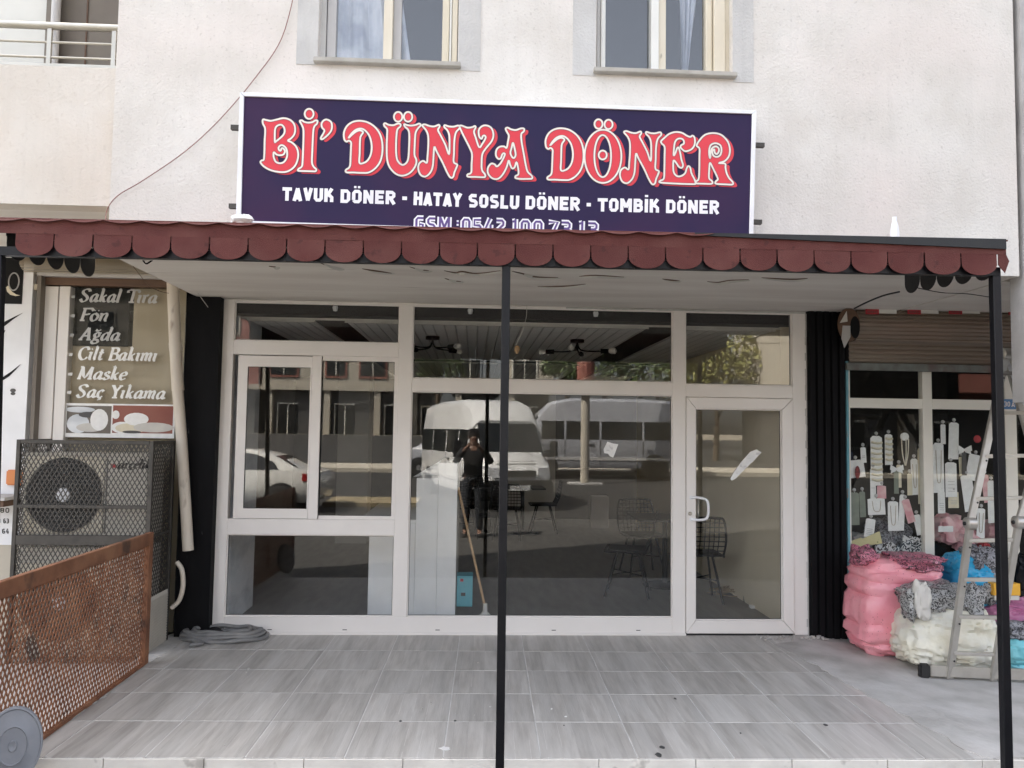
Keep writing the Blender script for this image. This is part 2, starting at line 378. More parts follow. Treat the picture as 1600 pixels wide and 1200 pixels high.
embossmat()
def bagmat(name, c, c2, dots, dscale=40, rough=.35, dthr=.16, trans=.0, printed=None, pz=None, noisy=False):
    m = mat(name, c, c2, 5, rough, 3.2, 9)
    n = m.node_tree; N = n.nodes; L = n.links; p = N['Principled BSDF']; src = p.inputs['Base Color'].links[0].from_socket
    tc = N.new('ShaderNodeTexCoord'); v = N.new('ShaderNodeTexVoronoi'); v.inputs['Scale'].default_value = dscale; L.new(tc.outputs['Object'], v.inputs[0])
    lt = N.new('ShaderNodeMath'); lt.operation = 'LESS_THAN'; L.new(v.outputs['Distance'], lt.inputs[0]); lt.inputs[1].default_value = dthr
    nz = N.new('ShaderNodeTexNoise'); nz.inputs['Scale'].default_value = 9; L.new(tc.outputs['Object'], nz.inputs[0])
    g = N.new('ShaderNodeMath'); g.operation = 'GREATER_THAN'; L.new(nz.outputs[0], g.inputs[0]); g.inputs[1].default_value = .5
    mu = N.new('ShaderNodeMath'); mu.operation = 'MULTIPLY'; L.new(lt.outputs[0], mu.inputs[0]); L.new(g.outputs[0], mu.inputs[1])
    mu2 = N.new('ShaderNodeMath'); mu2.operation = 'MULTIPLY'; L.new(mu.outputs[0], mu2.inputs[0]); mu2.inputs[1].default_value = .75
    mx = N.new('ShaderNodeMix'); mx.data_type = 'RGBA'; L.new(mu2.outputs[0], mx.inputs[0]); L.new(src, mx.inputs[6]); mx.inputs[7].default_value = (*dots, 1)
    L.new(mx.outputs[2], p.inputs['Base Color'])
    if printed:   # a loose leopard-like print on another layer of the bag
        w2 = N.new('ShaderNodeTexNoise'); w2.inputs['Scale'].default_value = printed[1]; w2.inputs['Detail'].default_value = 1; w2.inputs['Distortion'].default_value = 2.5
        L.new(tc.outputs['Object'], w2.inputs[0])
        g2 = N.new('ShaderNodeMath'); g2.operation = 'GREATER_THAN'; L.new(w2.outputs[0], g2.inputs[0]); g2.inputs[1].default_value = .53
        mx2 = N.new('ShaderNodeMix'); mx2.data_type = 'RGBA'; L.new(g2.outputs[0], mx2.inputs[0]); L.new(mx.outputs[2], mx2.inputs[6]); mx2.inputs[7].default_value = (*printed[0], 1)
        L.new(mx2.outputs[2], p.inputs['Base Color'])
    return m
K['bag_pink'] = bagmat('bag_pink', (.80, .27, .32), (.82, .36, .40), (.32, .06, .10), 46, .28)
K['bag_pinkprint'] = bagmat('bag_pink_print', (.60, .20, .27), (.55, .2, .27), (.2, .05, .08), 34, printed=((.06, .03, .04), 34))
K['bag_white'] = bagmat('bag_white', (.66, .65, .58), (.72, .68, .54), (.5, .58, .4), 12, .4, .1)
K['bag_leopard'] = bagmat('bag_leopard', (.42, .42, .41), (.36, .36, .35), (.05, .05, .05), 34, .4, .2, printed=((.03, .03, .03), 36))
K['bag_blue'] = bagmat('bag_blue', (.02, .30, .55), (.04, .38, .62), (.02, .15, .3), 20, .3)
K['bag_cyan'] = bagmat('bag_cyan', (.16, .52, .60), (.22, .58, .64), (.08, .3, .38), 20, .3)
K['bag_mauve'] = bagmat('bag_mauve', (.42, .14, .26), (.5, .2, .32), (.2, .06, .12), 20, .35)
K['bag_greyp'] = bagmat('bag_grey_print', (.22, .22, .24), (.3, .3, .32), (.05, .05, .05), 34, .4, printed=((.04, .04, .045), 30))
K['bwprint'] = bagmat('bw_print', (.62, .62, .60), (.6, .6, .6), (.03, .03, .03), 24, .6, .3, printed=((.015, .015, .015), 24))
K['yelprint'] = bagmat('yellow_print', (.66, .60, .32), (.6, .55, .3), (.06, .12, .04), 22, .5, .18)

# ================================================================ ground
def gz(y):
    if y > -9.5: return -.15
    if y > -14: return -.27
    if y > -24: return -.27+(-14-y)*.027
    if y > -50: return 0+(-24-y)*.046
    return 1.2
gm = MB(); ys = [14, -2, -9.5, -9.52, -14, -19, -24, -30, -36, -42, -50, -70, -110, -260]
for i in range(len(ys)-1):
    a, b = ys[i], ys[i+1]
    gm.add([(-160, a, gz(a)-.02), (160, a, gz(a)-.02), (160, b, gz(b)-.02), (-160, b, gz(b)-.02)], [(0, 3, 2, 1)])
solo(gm, 'ground', K['earth'], None, None, kind='structure')
rd = MB()
rys = [-9.66, -14, -19, -24, -30, -36, -42, -49.5]
for i in range(len(rys)-1):
    a, b = rys[i], rys[i+1]; rd.add([(-90, a, gz(a)), (90, a, gz(a)), (90, b, gz(b)), (-90, b, gz(b))], [(0, 3, 2, 1)])
rd.build('road', K['asphalt'], kind='structure')
kb = MB(); kb.box(-90, 90, -9.65, -9.5, -.4, -.146); kb.build('kerb', K['paving'], kind='structure')
pv = MB(); pv.box(-40, 40, -9.5, -2.5, -.3, -.15); pv.build('pavement', K['paving'], kind='structure')
kb = MB(); kb.hexa([(-60, -23.6, -.2), (60, -23.6, -.2), (60, -23.6, .14), (-60, -23.6, .14)], [(-60, -26.2, -.2), (60, -26.2, -.2), (60, -26.2, .22), (-60, -26.2, .22)])
kb.build('median', K['cream_far'], kind='structure')
kb = MB(); kb.box(-3.6, -1.3, -14.6, -12.9, -.3, -.16); kb.build('verge', K['drygrass'], kind='structure')

# ================================================================ terrace
T = thing('terrace', 'raised entrance terrace of grey wood look tiles in front of the glazed shop', 'terrace', rz=AL)
del T['category']; T['kind'] = 'structure'; del T['label']
TX0, TX1 = -2.18, 2.76
TY1 = -2.39
sb = MB(); sb.box(TX0-.02, TX1, TY1+.012, .16, -.15, -.0022); sb.build('slab', K['grout'], T)
S_, Rw = .5, .475
cells = {}
for j in range(-1, 5):
    y1 = -j*Rw-.003 if j >= 0 else .15; y0 = -(j+1)*Rw+.003
    if j == 4: y0 = TY1
    for i in range(-5, 6):
        x0 = max(i*S_+.003, TX0); x1 = min((i+1)*S_-.003, TX1)
        if x1-x0 < .02: continue
        key = (round(x1-x0, 3), round(y1-y0, 3))
        if key not in cells:
            m = MB(); m.box(0, key[0], 0, key[1], -.009, 0); o = m.build('tile', K['plank'], T, bevel=.0018); cells[key] = o.data
        else:
            o = bpy.data.objects.new('tile', cells[key]); C.objects.link(o); o.parent = T
        o.location = (x0, y0, (rnd.random()-.5)*.0016)
rs = MB()
x = TX0-.02
while x < TX1+.6:
    wd = S_-.004; rs.box(x, min(x+wd, TX1+.62), TY1-.004, TY1+.01, -.15, -.006); x += S_
rs.build('riser', K['riser'], T, bevel=.002)
m = MB()                                                  # rough mortar strip along the left edge and right side
def rough_sheet(pts, z, th, seed, name, K_, parent):
    r = random.Random(seed); mm = MB(); out = []
    for i in range(len(pts)):
        a, b = Vector(pts[i]), Vector(pts[(i+1) % len(pts)]); n = max(2, int((b-a).length/.05))
        for k in range(n):
            p = a.lerp(b, k/n); out.append((p.x+r.uniform(-.018, .018), p.y+r.uniform(-.018, .018)))
    nn = len(out); mm.add([(p[0], p[1], z) for p in out]+[(p[0], p[1], z-th) for p in out],
        [tuple(range(nn)), tuple(range(2*nn-1, nn-1, -1))]+[(i, nn+i, nn+(i+1) % nn, (i+1) % nn) for i in range(nn)])
    return mm.build(name, K_, parent)
rough_sheet([(TX0-.12, -2.42), (TX0+.03, -2.42), (TX0+.05, -1.5), (TX0+.03, -.9), (TX0+.06, .0), (TX0-.12, .1)], .003, .15, 3, 'mortar_edge', K['cement'], T)
# right hand side: cement ramp and neighbour pavement, same level
np_ = MB()
xs = [TX1, TX1+.12, TX1+.35, TX1+.62, 3.9, 8]; zs = [-.003, .001, -.02, -.035, -.04, -.04]
for i in range(5):
    np_.add([(xs[i], -2.39, zs[i]), (xs[i+1], -2.39, zs[i+1]), (xs[i+1], .3, zs[i+1]), (xs[i], .3, zs[i]), (xs[i], -2.39, -.2), (xs[i+1], -2.39, -.2)],
        [(0, 1, 2, 3), (4, 5, 1, 0)])
o = np_.build('side_pavement', K['cement'], kind='structure', fix=False); o.rotation_euler = (0, 0, AL)
rough_sheet([(2.50, -.25), (2.82, -.10), (2.86, -1.0), (3.05, -2.38), (2.80, -2.38), (2.66, -1.3), (2.60, -.8)], .0035, .01, 5, 'cement_smear', K['cement'], T)
lp = MB(); lp.box(-9, TX0-.13, -2.5, .3, -.3, -.06); o = lp.build('left_pavement', K['cement'], kind='structure'); o.rotation_euler = (0, 0, AL)
for px, py, rr in ((1055, 1092, 2), (1034, 1168, 4), (1029, 1180, 4.5), (862, 1108, 1.4), (884, 1120, 1.6), (881, 1134, 1.2), (711, 1126.5, 2), (626, 1127, 2), (1290, 1133, 2.6), (1157, 1146, 1.4)):
    p = Fz(px, py, 0); rr = rr/FPX*(p-CAM).length; n = 11; r0 = random.Random(px); q = [(p.x+rr*(.7+.5*r0.random())*math.cos(2*PI*k/n), p.y+rr*(.9+.9*r0.random())*math.sin(2*PI*k/n)) for k in range(n)]
    m = MB(); m.add([(a, b, .0032) for a, b in q]+[(a, b, .0005) for a, b in q], [tuple(range(n))]+[(i, n+i, n+(i+1) % n, (i+1) % n) for i in range(n)])
    o = m.build('floor_stain', K['shopdark'] if px not in (864, 884, 862) else K['paper'], kind='structure')
for px, py, sx_, sy_ in ((695, 1170, .035, .03),):
    p = Fz(px, py, 0); n = 16; r0 = random.Random(px+1); q = [(p.x+sx_*(.4+.8*r0.random())*math.cos(2*PI*k/n), p.y+sy_*(.4+.8*r0.random())*math.sin(2*PI*k/n)) for k in range(n)]
    m = MB(); m.add([(a, b, .0032) for a, b in q]+[(a, b, .0005) for a, b in q], [tuple(range(n))]+[(i, n+i, n+(i+1) % n, (i+1) % n) for i in range(n)])
    m.build('mortar_smear', K['grout'], kind='structure')
# crumbs
cb = MB(); r = random.Random(5)
for k in range(90):
    x = r.uniform(2.45, 3.0) if k < 60 else r.uniform(-2.1, 2.6); y = r.uniform(-.02, -.16) if k < 60 else r.uniform(-2.3, -.1); s = r.uniform(.003, .011)
    if k >= 60: s *= .5
    cb.box(x-s, x+s, y-s, y+s, .001, .002+s)
solo(cb, 'mortar_crumbs', K['cement'], 'loose mortar crumbs scattered on the terrace tiles', 'crumbs', kind='stuff')

# ================================================================ building
WY = -1.62                      # face of the overhanging upper storey
B = thing('apartment_building', 'pale stucco apartment block overhanging the glazed shopfront', 'building')
ZS = 2.72
XL = A(179, 150, WY).x; XR = A(1588, 240, WY).x; ZT = 25.0
ZBAL = A(90, 100, WY).z; ZBB = A(90, 318, WY).z
w1 = (A(498, 50, WY).x, A(716, 50, WY).x, A(600, 97, WY).z)
w2 = (A(932, 60, WY).x, A(1144, 60, WY).x, A(1040, 113, WY).z)
WT = w1[2]+1.45
def wallholes(mb, x0, x1, z0, z1, y, holes, depth):
    X = sorted({x0, x1}|{h[0] for h in holes}|{h[1] for h in holes}); Z = sorted({z0, z1}|{h[2] for h in holes}|{h[3] for h in holes})
    for i in range(len(X)-1):
        for j in range(len(Z)-1):
            cx, cz = (X[i]+X[i+1])/2, (Z[j]+Z[j+1])/2
            if any(h[0] < cx < h[1] and h[2] < cz < h[3] for h in holes): continue
            mb.add([(X[i], y, Z[j]), (X[i+1], y, Z[j]), (X[i+1], y, Z[j+1]), (X[i], y, Z[j+1])], [(0, 1, 2, 3)])
    for h in holes:
        a, b, c, d = h
        mb.add([(a, y, c), (b, y, c), (b, y, d), (a, y, d), (a, y+depth, c), (b, y+depth, c), (b, y+depth, d), (a, y+depth, d)],
            [(0, 4, 5, 1), (1, 5, 6, 2), (2, 6, 7, 3), (3, 7, 4, 0)])
m = MB()
holes = [(w1[0], w1[1], w1[2], WT), (w2[0], w2[1], w2[2], WT)]
for k in range(1, 7):
    for ww in (w1, w2): holes.append((ww[0], ww[1], ww[2]+3*k, WT+3*k))
wallholes(m, XL, XR, ZS, ZT, WY, holes, .30)
m.build('upper_wall', K['stucco'], B, fix=False)
m = MB(); m.box(XL, XL+.2, WY+.002, 0, ZS+.002, ZT); m.build('side_return', K['stucco_warm'], B)
m = MB(); m.box(XR-.2, XR, WY+.002, 0, ZS+.002, ZT); m.build('side_return', K['stucco'], B)
m = MB(); m.box(XL+.002, XR-.002, WY+.004, .35, ZS-.001, ZS+.14); m.box(XR+.03, XR+6, WY+.2, .35, ZS+.001, ZS+.14); m.build('soffit', K['soffit'], B)
m = MB(); m.box(XL-6, XR+6, -.2, 6.5, 4.25, ZT); m.box(XL, XR, -.05, .3, ZS+.15, 4.26); m.box(XL-6, XL-.01, .31, .5, ZBB-.3, 4.24); m.box(XR+.01, XR+6, .0, .3, ZS+.15, 4.24); m.box(XL-6, XR+6, 8.7, 9, -.2, 4.24); m.box(XL-6.2, XL-6, .0, 9, -.2, 4.24); m.box(XR+6, XR+6.2, .0, 9, -.2, 4.24); m.build('rear_wall', K['stucco'], B)
# balcony to the left
m = MB(); m.box(XL-5.5, XL-.004, WY+.03, WY+.17, ZBB, ZBAL); m.build('balcony_parapet', K['stucco_warm'], B)
m = MB(); m.box(XL-5.5, XL-.004, WY+.17, .3, ZBB+.002, ZBB+.16); m.build('balcony_slab', K['soffit'], B)
by = -.55
m = MB(); m.box(XL-5.5, XL, by, by+.1, ZBB+.2, 8.5); m.build('balcony_back_wall', K['taupe'], B)
xa = A(81, 40, by).x; m = MB(); m.box(XL-3, xa, by-.06, by-.003, ZBB+.2, 6.4); m.build('balcony_door', K['panelwhite'], B)
m = MB(); m.box(xa+.004, A(92, 40, by).x, by-.09, by-.003, ZBB+.2, 6.4); m.build('door_post', K['taupe'], B)
m = MB(); m.tube([(A(98, 40, by).x, by-.10, ZBB+.2), (A(98, 40, by).x, by-.10, 6.4)], .032, 10); m.build('drain_pipe', K['pvcgrey'], B, smooth=True)
m = MB(); m.box(A(137, 5, by).x, A(139, 5, by).x, by-.012, by-.003, ZBB+.2, 6.4); m.build('panel_joint', K['wood'], B)
# railing
Rl = thing('balcony_railing', 'grey tubular metal railing on the balcony at top left', 'railing')
zt = A(92, 41, WY+.1).z
m = MB(); m.tube([(XL-5, WY+.1, zt), (XL-.01, WY+.1, zt)], .024, 10); m.build('top_rail', K['steel'], Rl, smooth=True)
for py in (66.5, 90): m = MB(); zz = A(92, py, WY+.1).z; m.tube([(XL-5, WY+.1, zz), (XL-.01, WY+.1, zz)], .008, 8); m.build('rail', K['steel'], Rl, smooth=True)
m = MB(); m.box(XL-5, XL-.01, WY+.04, WY+.16, ZBAL+.001, ZBAL+.022); m.build('bottom_rail', K['steel'], Rl)
for px in (78, 179, -60, -190):
    xx = A(px, 60, WY+.1).x; m = MB(); m.box(xx-.013, xx+.013, WY+.09, WY+.11, ZBAL+.02, zt); m.build('post', K['steel'], Rl)
# grey render bands beside the windows
for a, b, yy in ((464, 497, 101), (717, 751, 111), (895, 931, 118), (1145, 1177, 129)):
    m = MB(); z0 = A((a+b)/2, yy, WY).z; m.box(A(a, 60, WY).x, A(b, 60, WY).x, WY-.004, WY+.003, z0, z0+3); m.build('render_band', K['grey_paint'], B)

def flat_window(wx, parts, sillpx, curt):
    WP = MB(); y0 = WY+.09
    f = None
    for (a, b, mt, dy) in parts:
        x0, x1 = A(a, 50, y0).x, A(b, 50, y0).x
        m = MB(); m.box(x0, x1, y0-dy, y0+.06, wx[2]+.002, WT-.06)
        o = m.build('window' if f is None else 'frame', K[mt], f or B, bevel=.003)
        if f is None: f = o
    m = MB(); m.box(wx[0]+.001, wx[1]-.001, y0-.02, y0+.06, WT-.06, WT-.002); m.build('frame', K['upvc_old'], f)
    m = MB(); m.box(wx[0]+.001, wx[1]-.001, y0+.0, y0+.06, wx[2]+.004, wx[2]+.03); m.build('frame', K['upvc_old'], f)
    m = MB(); m.box(wx[0]+.001, wx[1]-.001, y0+.030, y0+.034, wx[2]+.03, WT-.06); m.build('pane', K['glassup'], f)
    m = MB(); m.box(wx[0]-.02, wx[1]+.02, WY-.045, WY+.12, wx[2]-.03, wx[2]+.001)
    m.build('sill', K['sill'], f, bevel=.004)
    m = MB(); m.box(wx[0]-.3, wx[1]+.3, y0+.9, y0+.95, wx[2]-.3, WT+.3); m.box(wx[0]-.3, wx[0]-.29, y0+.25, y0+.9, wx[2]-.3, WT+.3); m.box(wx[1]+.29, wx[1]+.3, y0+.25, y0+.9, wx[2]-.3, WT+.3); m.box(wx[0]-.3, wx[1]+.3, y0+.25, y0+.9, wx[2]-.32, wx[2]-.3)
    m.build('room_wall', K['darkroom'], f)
    for (ca, cb, lean) in curt:
        m = MB(); n = 60; rows = 14; vs = []
        for j in range(rows):
            t = j/(rows-1)
            for i in range(n):
                s = i/(n-1); px = ca+(cb-ca)*s; p = A(px, 50, y0+.10)
                vs.append((p.x+lean*(1-t)*(s-.2)*.5, y0+.075+.022*math.sin(s*22+t*2+lean*3)+.01*math.sin(s*51), wx[2]+.02+t*(WT-wx[2]-.1)))
        m.add(vs, [(j*n+i, j*n+i+1, (j+1)*n+i+1, (j+1)*n+i) for j in range(rows-1) for i in range(n-1)])
        m.build('curtain', K['curtain'], f, smooth=True, fix=False)
    return f
flat_window(w1, [(600, 614, 'upvc_old', .03), (511, 525, 'pvcgrey', 0), (614, 627, 'pvcgrey', -.01), (691, 702, 'upvc_old', 0), (703, 706, 'upvc_white', .035), (706.5, 715, 'upvc_old', .03), (499, 510, 'grey_paint', .02)], None, [(520, 598, .5)])
flat_window(w2, [(1016, 1028, 'upvc_white', .03), (938, 945, 'upvc_white', .03), (1028.5, 1040, 'upvc_old', .01), (1102, 1112, 'upvc_old', .01), (1113, 1130, 'upvc_old', .045), (1130.5, 1145, 'upvc_old', .03), (932, 937.5, 'grey_paint', .02)], None, [(1055, 1108, -.4)])

# right end: neighbour's grey pier and dark joint
m = MB(); xx = A(1594, 240, WY-.1).x
m.box(XR+.035, XR+1.6, WY-.02, WY+.14, 1.9, ZT); solo(m, 'concrete_pier', K['concrete'], 'grey concrete pier of the next building at the right edge', 'pier')

for i, pl in enumerate(([(500, 411), (512, 415), (523, 418), (532, 420)], [(566, 420), (580, 422), (594, 424), (612, 427)], [(640, 417), (655, 421), (670, 423)], [(694, 423), (712, 426), (722, 424), (745, 427), (782, 423)],
    [(695, 435), (706, 438), (720, 440)], [(800, 424), (815, 427), (828, 431), (845, 433), (872, 434)], [(905, 432), (930, 430), (975, 433)], [(1035, 436), (1062, 439)], [(1105, 440), (1122, 441), (1140, 438), (1170, 437)], [(1190, 434), (1235, 436), (1262, 435)], [(420, 416), (431, 417)], [(840, 448), (880, 447), (915, 444)])):
    m = MB(); P3 = [Fz(a, b, ZS-.003) for a, b in pl]
    m.tube(cr([(p.x, min(p.y, WY+1.4), ZS-.0025) for p in P3], 4), [.002+.006*math.sin(PI*k/(4*(len(P3)-1)))*(1 if i % 2 else .6) for k in range(4*(len(P3)-1)+1)], 5); m.build('plaster_crack', K['wood'], B)
    m = MB(); m.tube(cr([(p.x+.02, min(p.y, WY+1.4)+.03, ZS-.002) for p in P3], 4), [.002+.016*math.sin(PI*k/(4*(len(P3)-1))) for k in range(4*(len(P3)-1)+1)], 5); m.build('loose_plaster', K['panelwhite'], B)
# ---- black clad columns beside the shop
def ribbed(x0, x1, z0, z1, y, nm, lb):
    o = thing(nm, lb, 'column'); m = MB(); m.box(x0, x1, y+.022, y+.40, z0, z1); m.build('core', K['blackclad'], o)
    n = 5; wd = (x1-x0)/n
    for i in range(n):
        m = MB(); cx = x0+(i+.5)*wd; pr = [(cx-wd*.44, y+.022), (cx-wd*.30, y), (cx+wd*.30, y), (cx+wd*.44, y+.022)]
        m.add([(p[0], p[1], z0) for p in pr]+[(p[0], p[1], z1) for p in pr], [(0, 1, 5, 4), (1, 2, 6, 5), (2, 3, 7, 6), (0, 4, 7, 3), (0, 3, 2, 1), (4, 5, 6, 7)])
        m.build('rib', K['blackclad'], o)
    return o
ribbed(A(1261, 700).x, A(1319, 700).x, -.02, ZS-.003, -.05, 'black_column', 'black ribbed column between the shop door and the accessory shop')
m = MB(); xl0, xl1 = A(283, 700, -.1).x, A(336, 700, -.1).x
m.box(xl0, xl1, -.10, .3, 0, ZS-.004)
solo(m, 'black_column', K['blackclad'], 'smooth black painted column behind the leaning white drainpipe', 'column')
# ragged sealant line on both sides of shop frame
r = random.Random(2)
for (px, s) in ((1260, 1), (337, -1)):
    m = MB()
    for k in range(40):
        z0 = k*2.7/40; xx = A(px, 700).x+r.uniform(-.004, .006); m.box(xx-.006-r.random()*.006, xx+.008, -.012, -.002, z0+.001, z0+2.7/40-.001*r.random())
    m.build('sealant', K['cement'], B, kind='stuff')

# ================================================================ shopfront
SF = thing('glass_storefront', 'pale PVC framed glass shopfront with sliding window and door', 'shopfront')
def X_(px, py=720, Y=0): return A(px, py, Y).x
def Z_(py, px=800, Y=0): return A(px, py, Y).z
zt0, zt1 = Z_(481), ZS-.003
zb0, zb1 = .003, Z_(964)
xl, xl2, xa, xa2, xb, xb2, xr, xr2 = X_(338), X_(359), X_(619), X_(641), X_(1050.5), X_(1071), X_(1238.5), X_(1260)
D0, D1 = -.01, .06
def fb(x0, x1, z0, z1, y0=D0, y1=D1, name='frame_bar', p=SF, m_='pvc', bv=.003):
    m = MB(); m.box(x0, x1, y0, y1, z0, z1); return m.build(name, K[m_], p, bevel=bv)
fb(xl, xl2, zb0, zt1); fb(xa, xa2, zb1, zt0); fb(xb, xb2, zb0, zt0); fb(xr, xr2, zb0, zt1)
fb(xl2+.0005, xr-.0005, zt0, zt1); fb(xl2+.0005, xb-.0005, zb0, zb1)
# screeded bottom bead
r = random.Random(12)
for k, xx in enumerate((-1.55, -.95, -.2, .75, 1.45)):
    m = MB(); m.box(xx, xx+.035, -.0108, -.0101, .035, .041); m.build('drain_slot', K['rubber'], SF)
fb(xl, xb2, -.001, .018, -.03, -.012, 'sealant_bead', m_='pvc')
def pane(x0, x1, z0, z1, y=.02, p=SF, g='glass', bead=True, name='pane'):
    o = fb(x0+.002, x1-.002, z0+.002, z1-.002, y, y+.006, name, p, g, 0)
    if bead:
        b = .008; m = MB(); yy = y-.012
        m.box(x0, x0+b, yy, y-.0005, z0, z1); m.box(x1-b, x1, yy, y-.0005, z0, z1); m.box(x0+b, x1-b, yy, y-.0005, z0, z0+b); m.box(x0+b, x1-b, yy, y-.0005, z1-b, z1)
        m.build('bead', K['pvc'], o)
    g_ = .0035; m = MB(); e_ = b if bead else 0; yy = y-.0022; xa_, xb_, za_, zb_ = x0+e_, x1-e_, z0+e_, z1-e_
    m.box(xa_, xa_+g_, yy, y-.0004, za_, zb_); m.box(xb_-g_, xb_, yy, y-.0004, za_, zb_); m.box(xa_+g_, xb_-g_, yy, y-.0004, za_, za_+g_); m.box(xa_+g_, xb_-g_, yy, y-.0004, zb_-g_, zb_)
    m.build('gasket', K['rubber'], o)
    return o
zr1, zr0 = Z_(534, 490), Z_(556, 490)
zl1, zl0 = Z_(811, 490), Z_(836, 490)
fb(xl2+.0005, xa-.0005, zr0, zr1); fb(xl2+.0005, xa-.0005, zl0, zl1)
pane(xl2, xa, zr1, zt0); pane(xl2, xa, zb1, zl0)
zm1, zm0 = Z_(594, 830), Z_(614.5, 830)
fb(xa2+.0005, xb-.0005, zm0, zm1)
pane(xa2, xb, zm1, zt0); pane(xa2, xb, zb1, zm0)
# sliding window
SW = fb(X_(485, 690), X_(500, 690), zl1+.0005, zr0-.0005, -.022, .0, 'sliding_window')
sx0, sx1 = X_(369, 690), X_(484.5, 690); g0, g1 = X_(384, 690), X_(482.5, 690); gz1, gz0 = Z_(573.5, 430), Z_(794.5, 430)
m = MB(); m.box(sx0, g0, -.016, .004, zl1+.004, zr0-.008); m.box(g0, sx1, -.016, .004, gz1, zr0-.008); m.box(g0, sx1, -.016, .004, zl1+.004, gz0)
m.box(g1, sx1, -.016, .004, gz0, gz1)
m.build('sash', K['pvc'], SW)
pane(g0, g1, gz0, gz1, .0, SW, bead=False)
h0, h1 = X_(501, 690), X_(614, 690); hz1, hz0 = Z_(564.5, 560), Z_(806, 560)
m = MB(); m.box(h1, xa-.001, -.004, .02, zl1+.001, zr0-.001); m.box(h0, h1, -.004, .02, hz1, zr0-.001); m.box(h0, h1, -.004, .02, zl1+.001, hz0); m.build('sash', K['pvc'], SW)
pane(h0, h1, hz0, hz1, .008, SW, bead=False)
# door
zd1, zd0 = Z_(602, 1155), Z_(621.5, 1155)
fb(xb2+.0005, xr-.0005, zd0, zd1); pane(xb2, xr, zd1, zt0)
DO = thing('door', None, 'door'); del DO['category']; DO.parent = SF
dx0, dx1 = xb2+.003, xr-.003; dg0, dg1 = X_(1086, 800), X_(1221.5, 800); dz1, dz0 = Z_(639.5, 1155), Z_(969, 1155)
dz_t = zd0-.003; dz_b = .016
for q in ([(dx0, dz_b), (dg0, dz0), (dg0, dz1), (dx0, dz_t)], [(dg1, dz0), (dx1, dz_b), (dx1, dz_t), (dg1, dz1)], [(dx0, dz_t), (dg0, dz1), (dg1, dz1), (dx1, dz_t)], [(dx0, dz_b), (dx1, dz_b), (dg1, dz0), (dg0, dz0)]):
    c = Vector((sum(p[0] for p in q)/4, sum(p[1] for p in q)/4)); q = [(p[0]+(c.x-p[0])*.004, p[1]+(c.y-p[1])*.002) for p in q]
    m = MB(); m.prism(q, -.022, .04); m.build('door_rail', K['pvc'], DO, bevel=.003)
pane(dg0, dg1, dz0, dz1, .012, DO)
m = MB(); m.box(xb2, xr, -.02, .06, .0015, .014); m.build('threshold', K['rubber'], SF)
# pull handle + lock
hx = X_(1079, 790); hz1_, hz0_ = Z_(777, 1079), Z_(811, 1079)
m = MB(); m.tube(cr([(hx, -.022, hz1_), (hx+.05, -.05, hz1_+.002), (hx+.105, -.075, hz1_-.01), (hx+.125, -.08, hz1_-.05), (hx+.125, -.08, hz0_+.05), (hx+.105, -.075, hz0_+.01), (hx+.05, -.05, hz0_-.002), (hx, -.022, hz0_)], 5), .011, 10)
m.lathe([(.0, -.026), (.017, -.026), (.017, -.018)], (hx, 0, hz1_), 14, 'Y'); m.lathe([(.0, -.026), (.017, -.026), (.017, -.018)], (hx, 0, hz0_), 14, 'Y')
m.build('handle', K['signwhite'], DO, smooth=True)
m = MB(); m.tube(cr([(hx+.045, .04, hz1_), (hx+.08, .07, hz1_-.01), (hx+.09, .09, hz1_-.05), (hx+.09, .09, hz0_+.05), (hx+.08, .07, hz0_+.01), (hx+.045, .04, hz0_)], 5), .010, 8); m.build('handle', K['steel'], DO, smooth=True)
m = MB(); m.lathe([(0, -.034), (.012, -.034), (.016, -.030), (.016, -.02)], (X_(1077, 802), 0, Z_(802, 1077)), 14, 'Y'); m.build('lock', K['steel'], DO, smooth=True)
# protective film on the head of the frame with printed dashes
fx0, fx1 = X_(930, 480), X_(1258, 480)
m = MB(); m.prism([(fx0-.25, zt1-.018), (fx0+.1, zt0+.002), (xr2-.002, zt0+.002), (xr2-.002, zt1-.004), (fx0-.25, zt1-.004)], -.0125, -.0105); fo = m.build('protective_film', K['film'], SF)
m = MB(); r = random.Random(4)
for k in range(2):
    for i in range(17):
        xx = fx0-.1+i*.1+k*.05; zz = zt1-.028-k*.034-r.uniform(0, .004)
        if zz < zt0+.008 or xx > xr2-.06 or (k and xx < fx0+.1): continue
        m.box(xx, xx+.030, -.0132, -.0127, zz, zz+.007)
        m.box(xx-.05, xx-.005, -.0132, -.0127, zz+.004, zz+.0055)
m.build('film_print', K['letter'] if 0 else K['pvcgrey'], fo)
# stuck papers
def paper(pxpoly, name, lb, Y=.0185, mt='paper'):
    pts = [A(a, b, Y) for a, b in pxpoly]; m = MB(); m.prism([(p.x, p.z) for p in pts], Y-.001, Y); return solo(m, name, K[mt], lb, 'paper')
paper([(943, 702), (949, 690), (958, 693), (966, 694), (961, 708), (958, 715), (953, 713), (950, 709), (944, 708)], 'torn_sticker', 'small torn white sticker stuck on the big middle pane')
paper([(1141, 748), (1147, 737), (1158, 722), (1172, 706), (1182, 702), (1190, 707), (1184, 713), (1176, 722), (1173, 724), (1160, 737), (1149, 748), (1143, 751)], 'torn_sticker', 'long diagonal torn paper strip on the door glass', .0105)

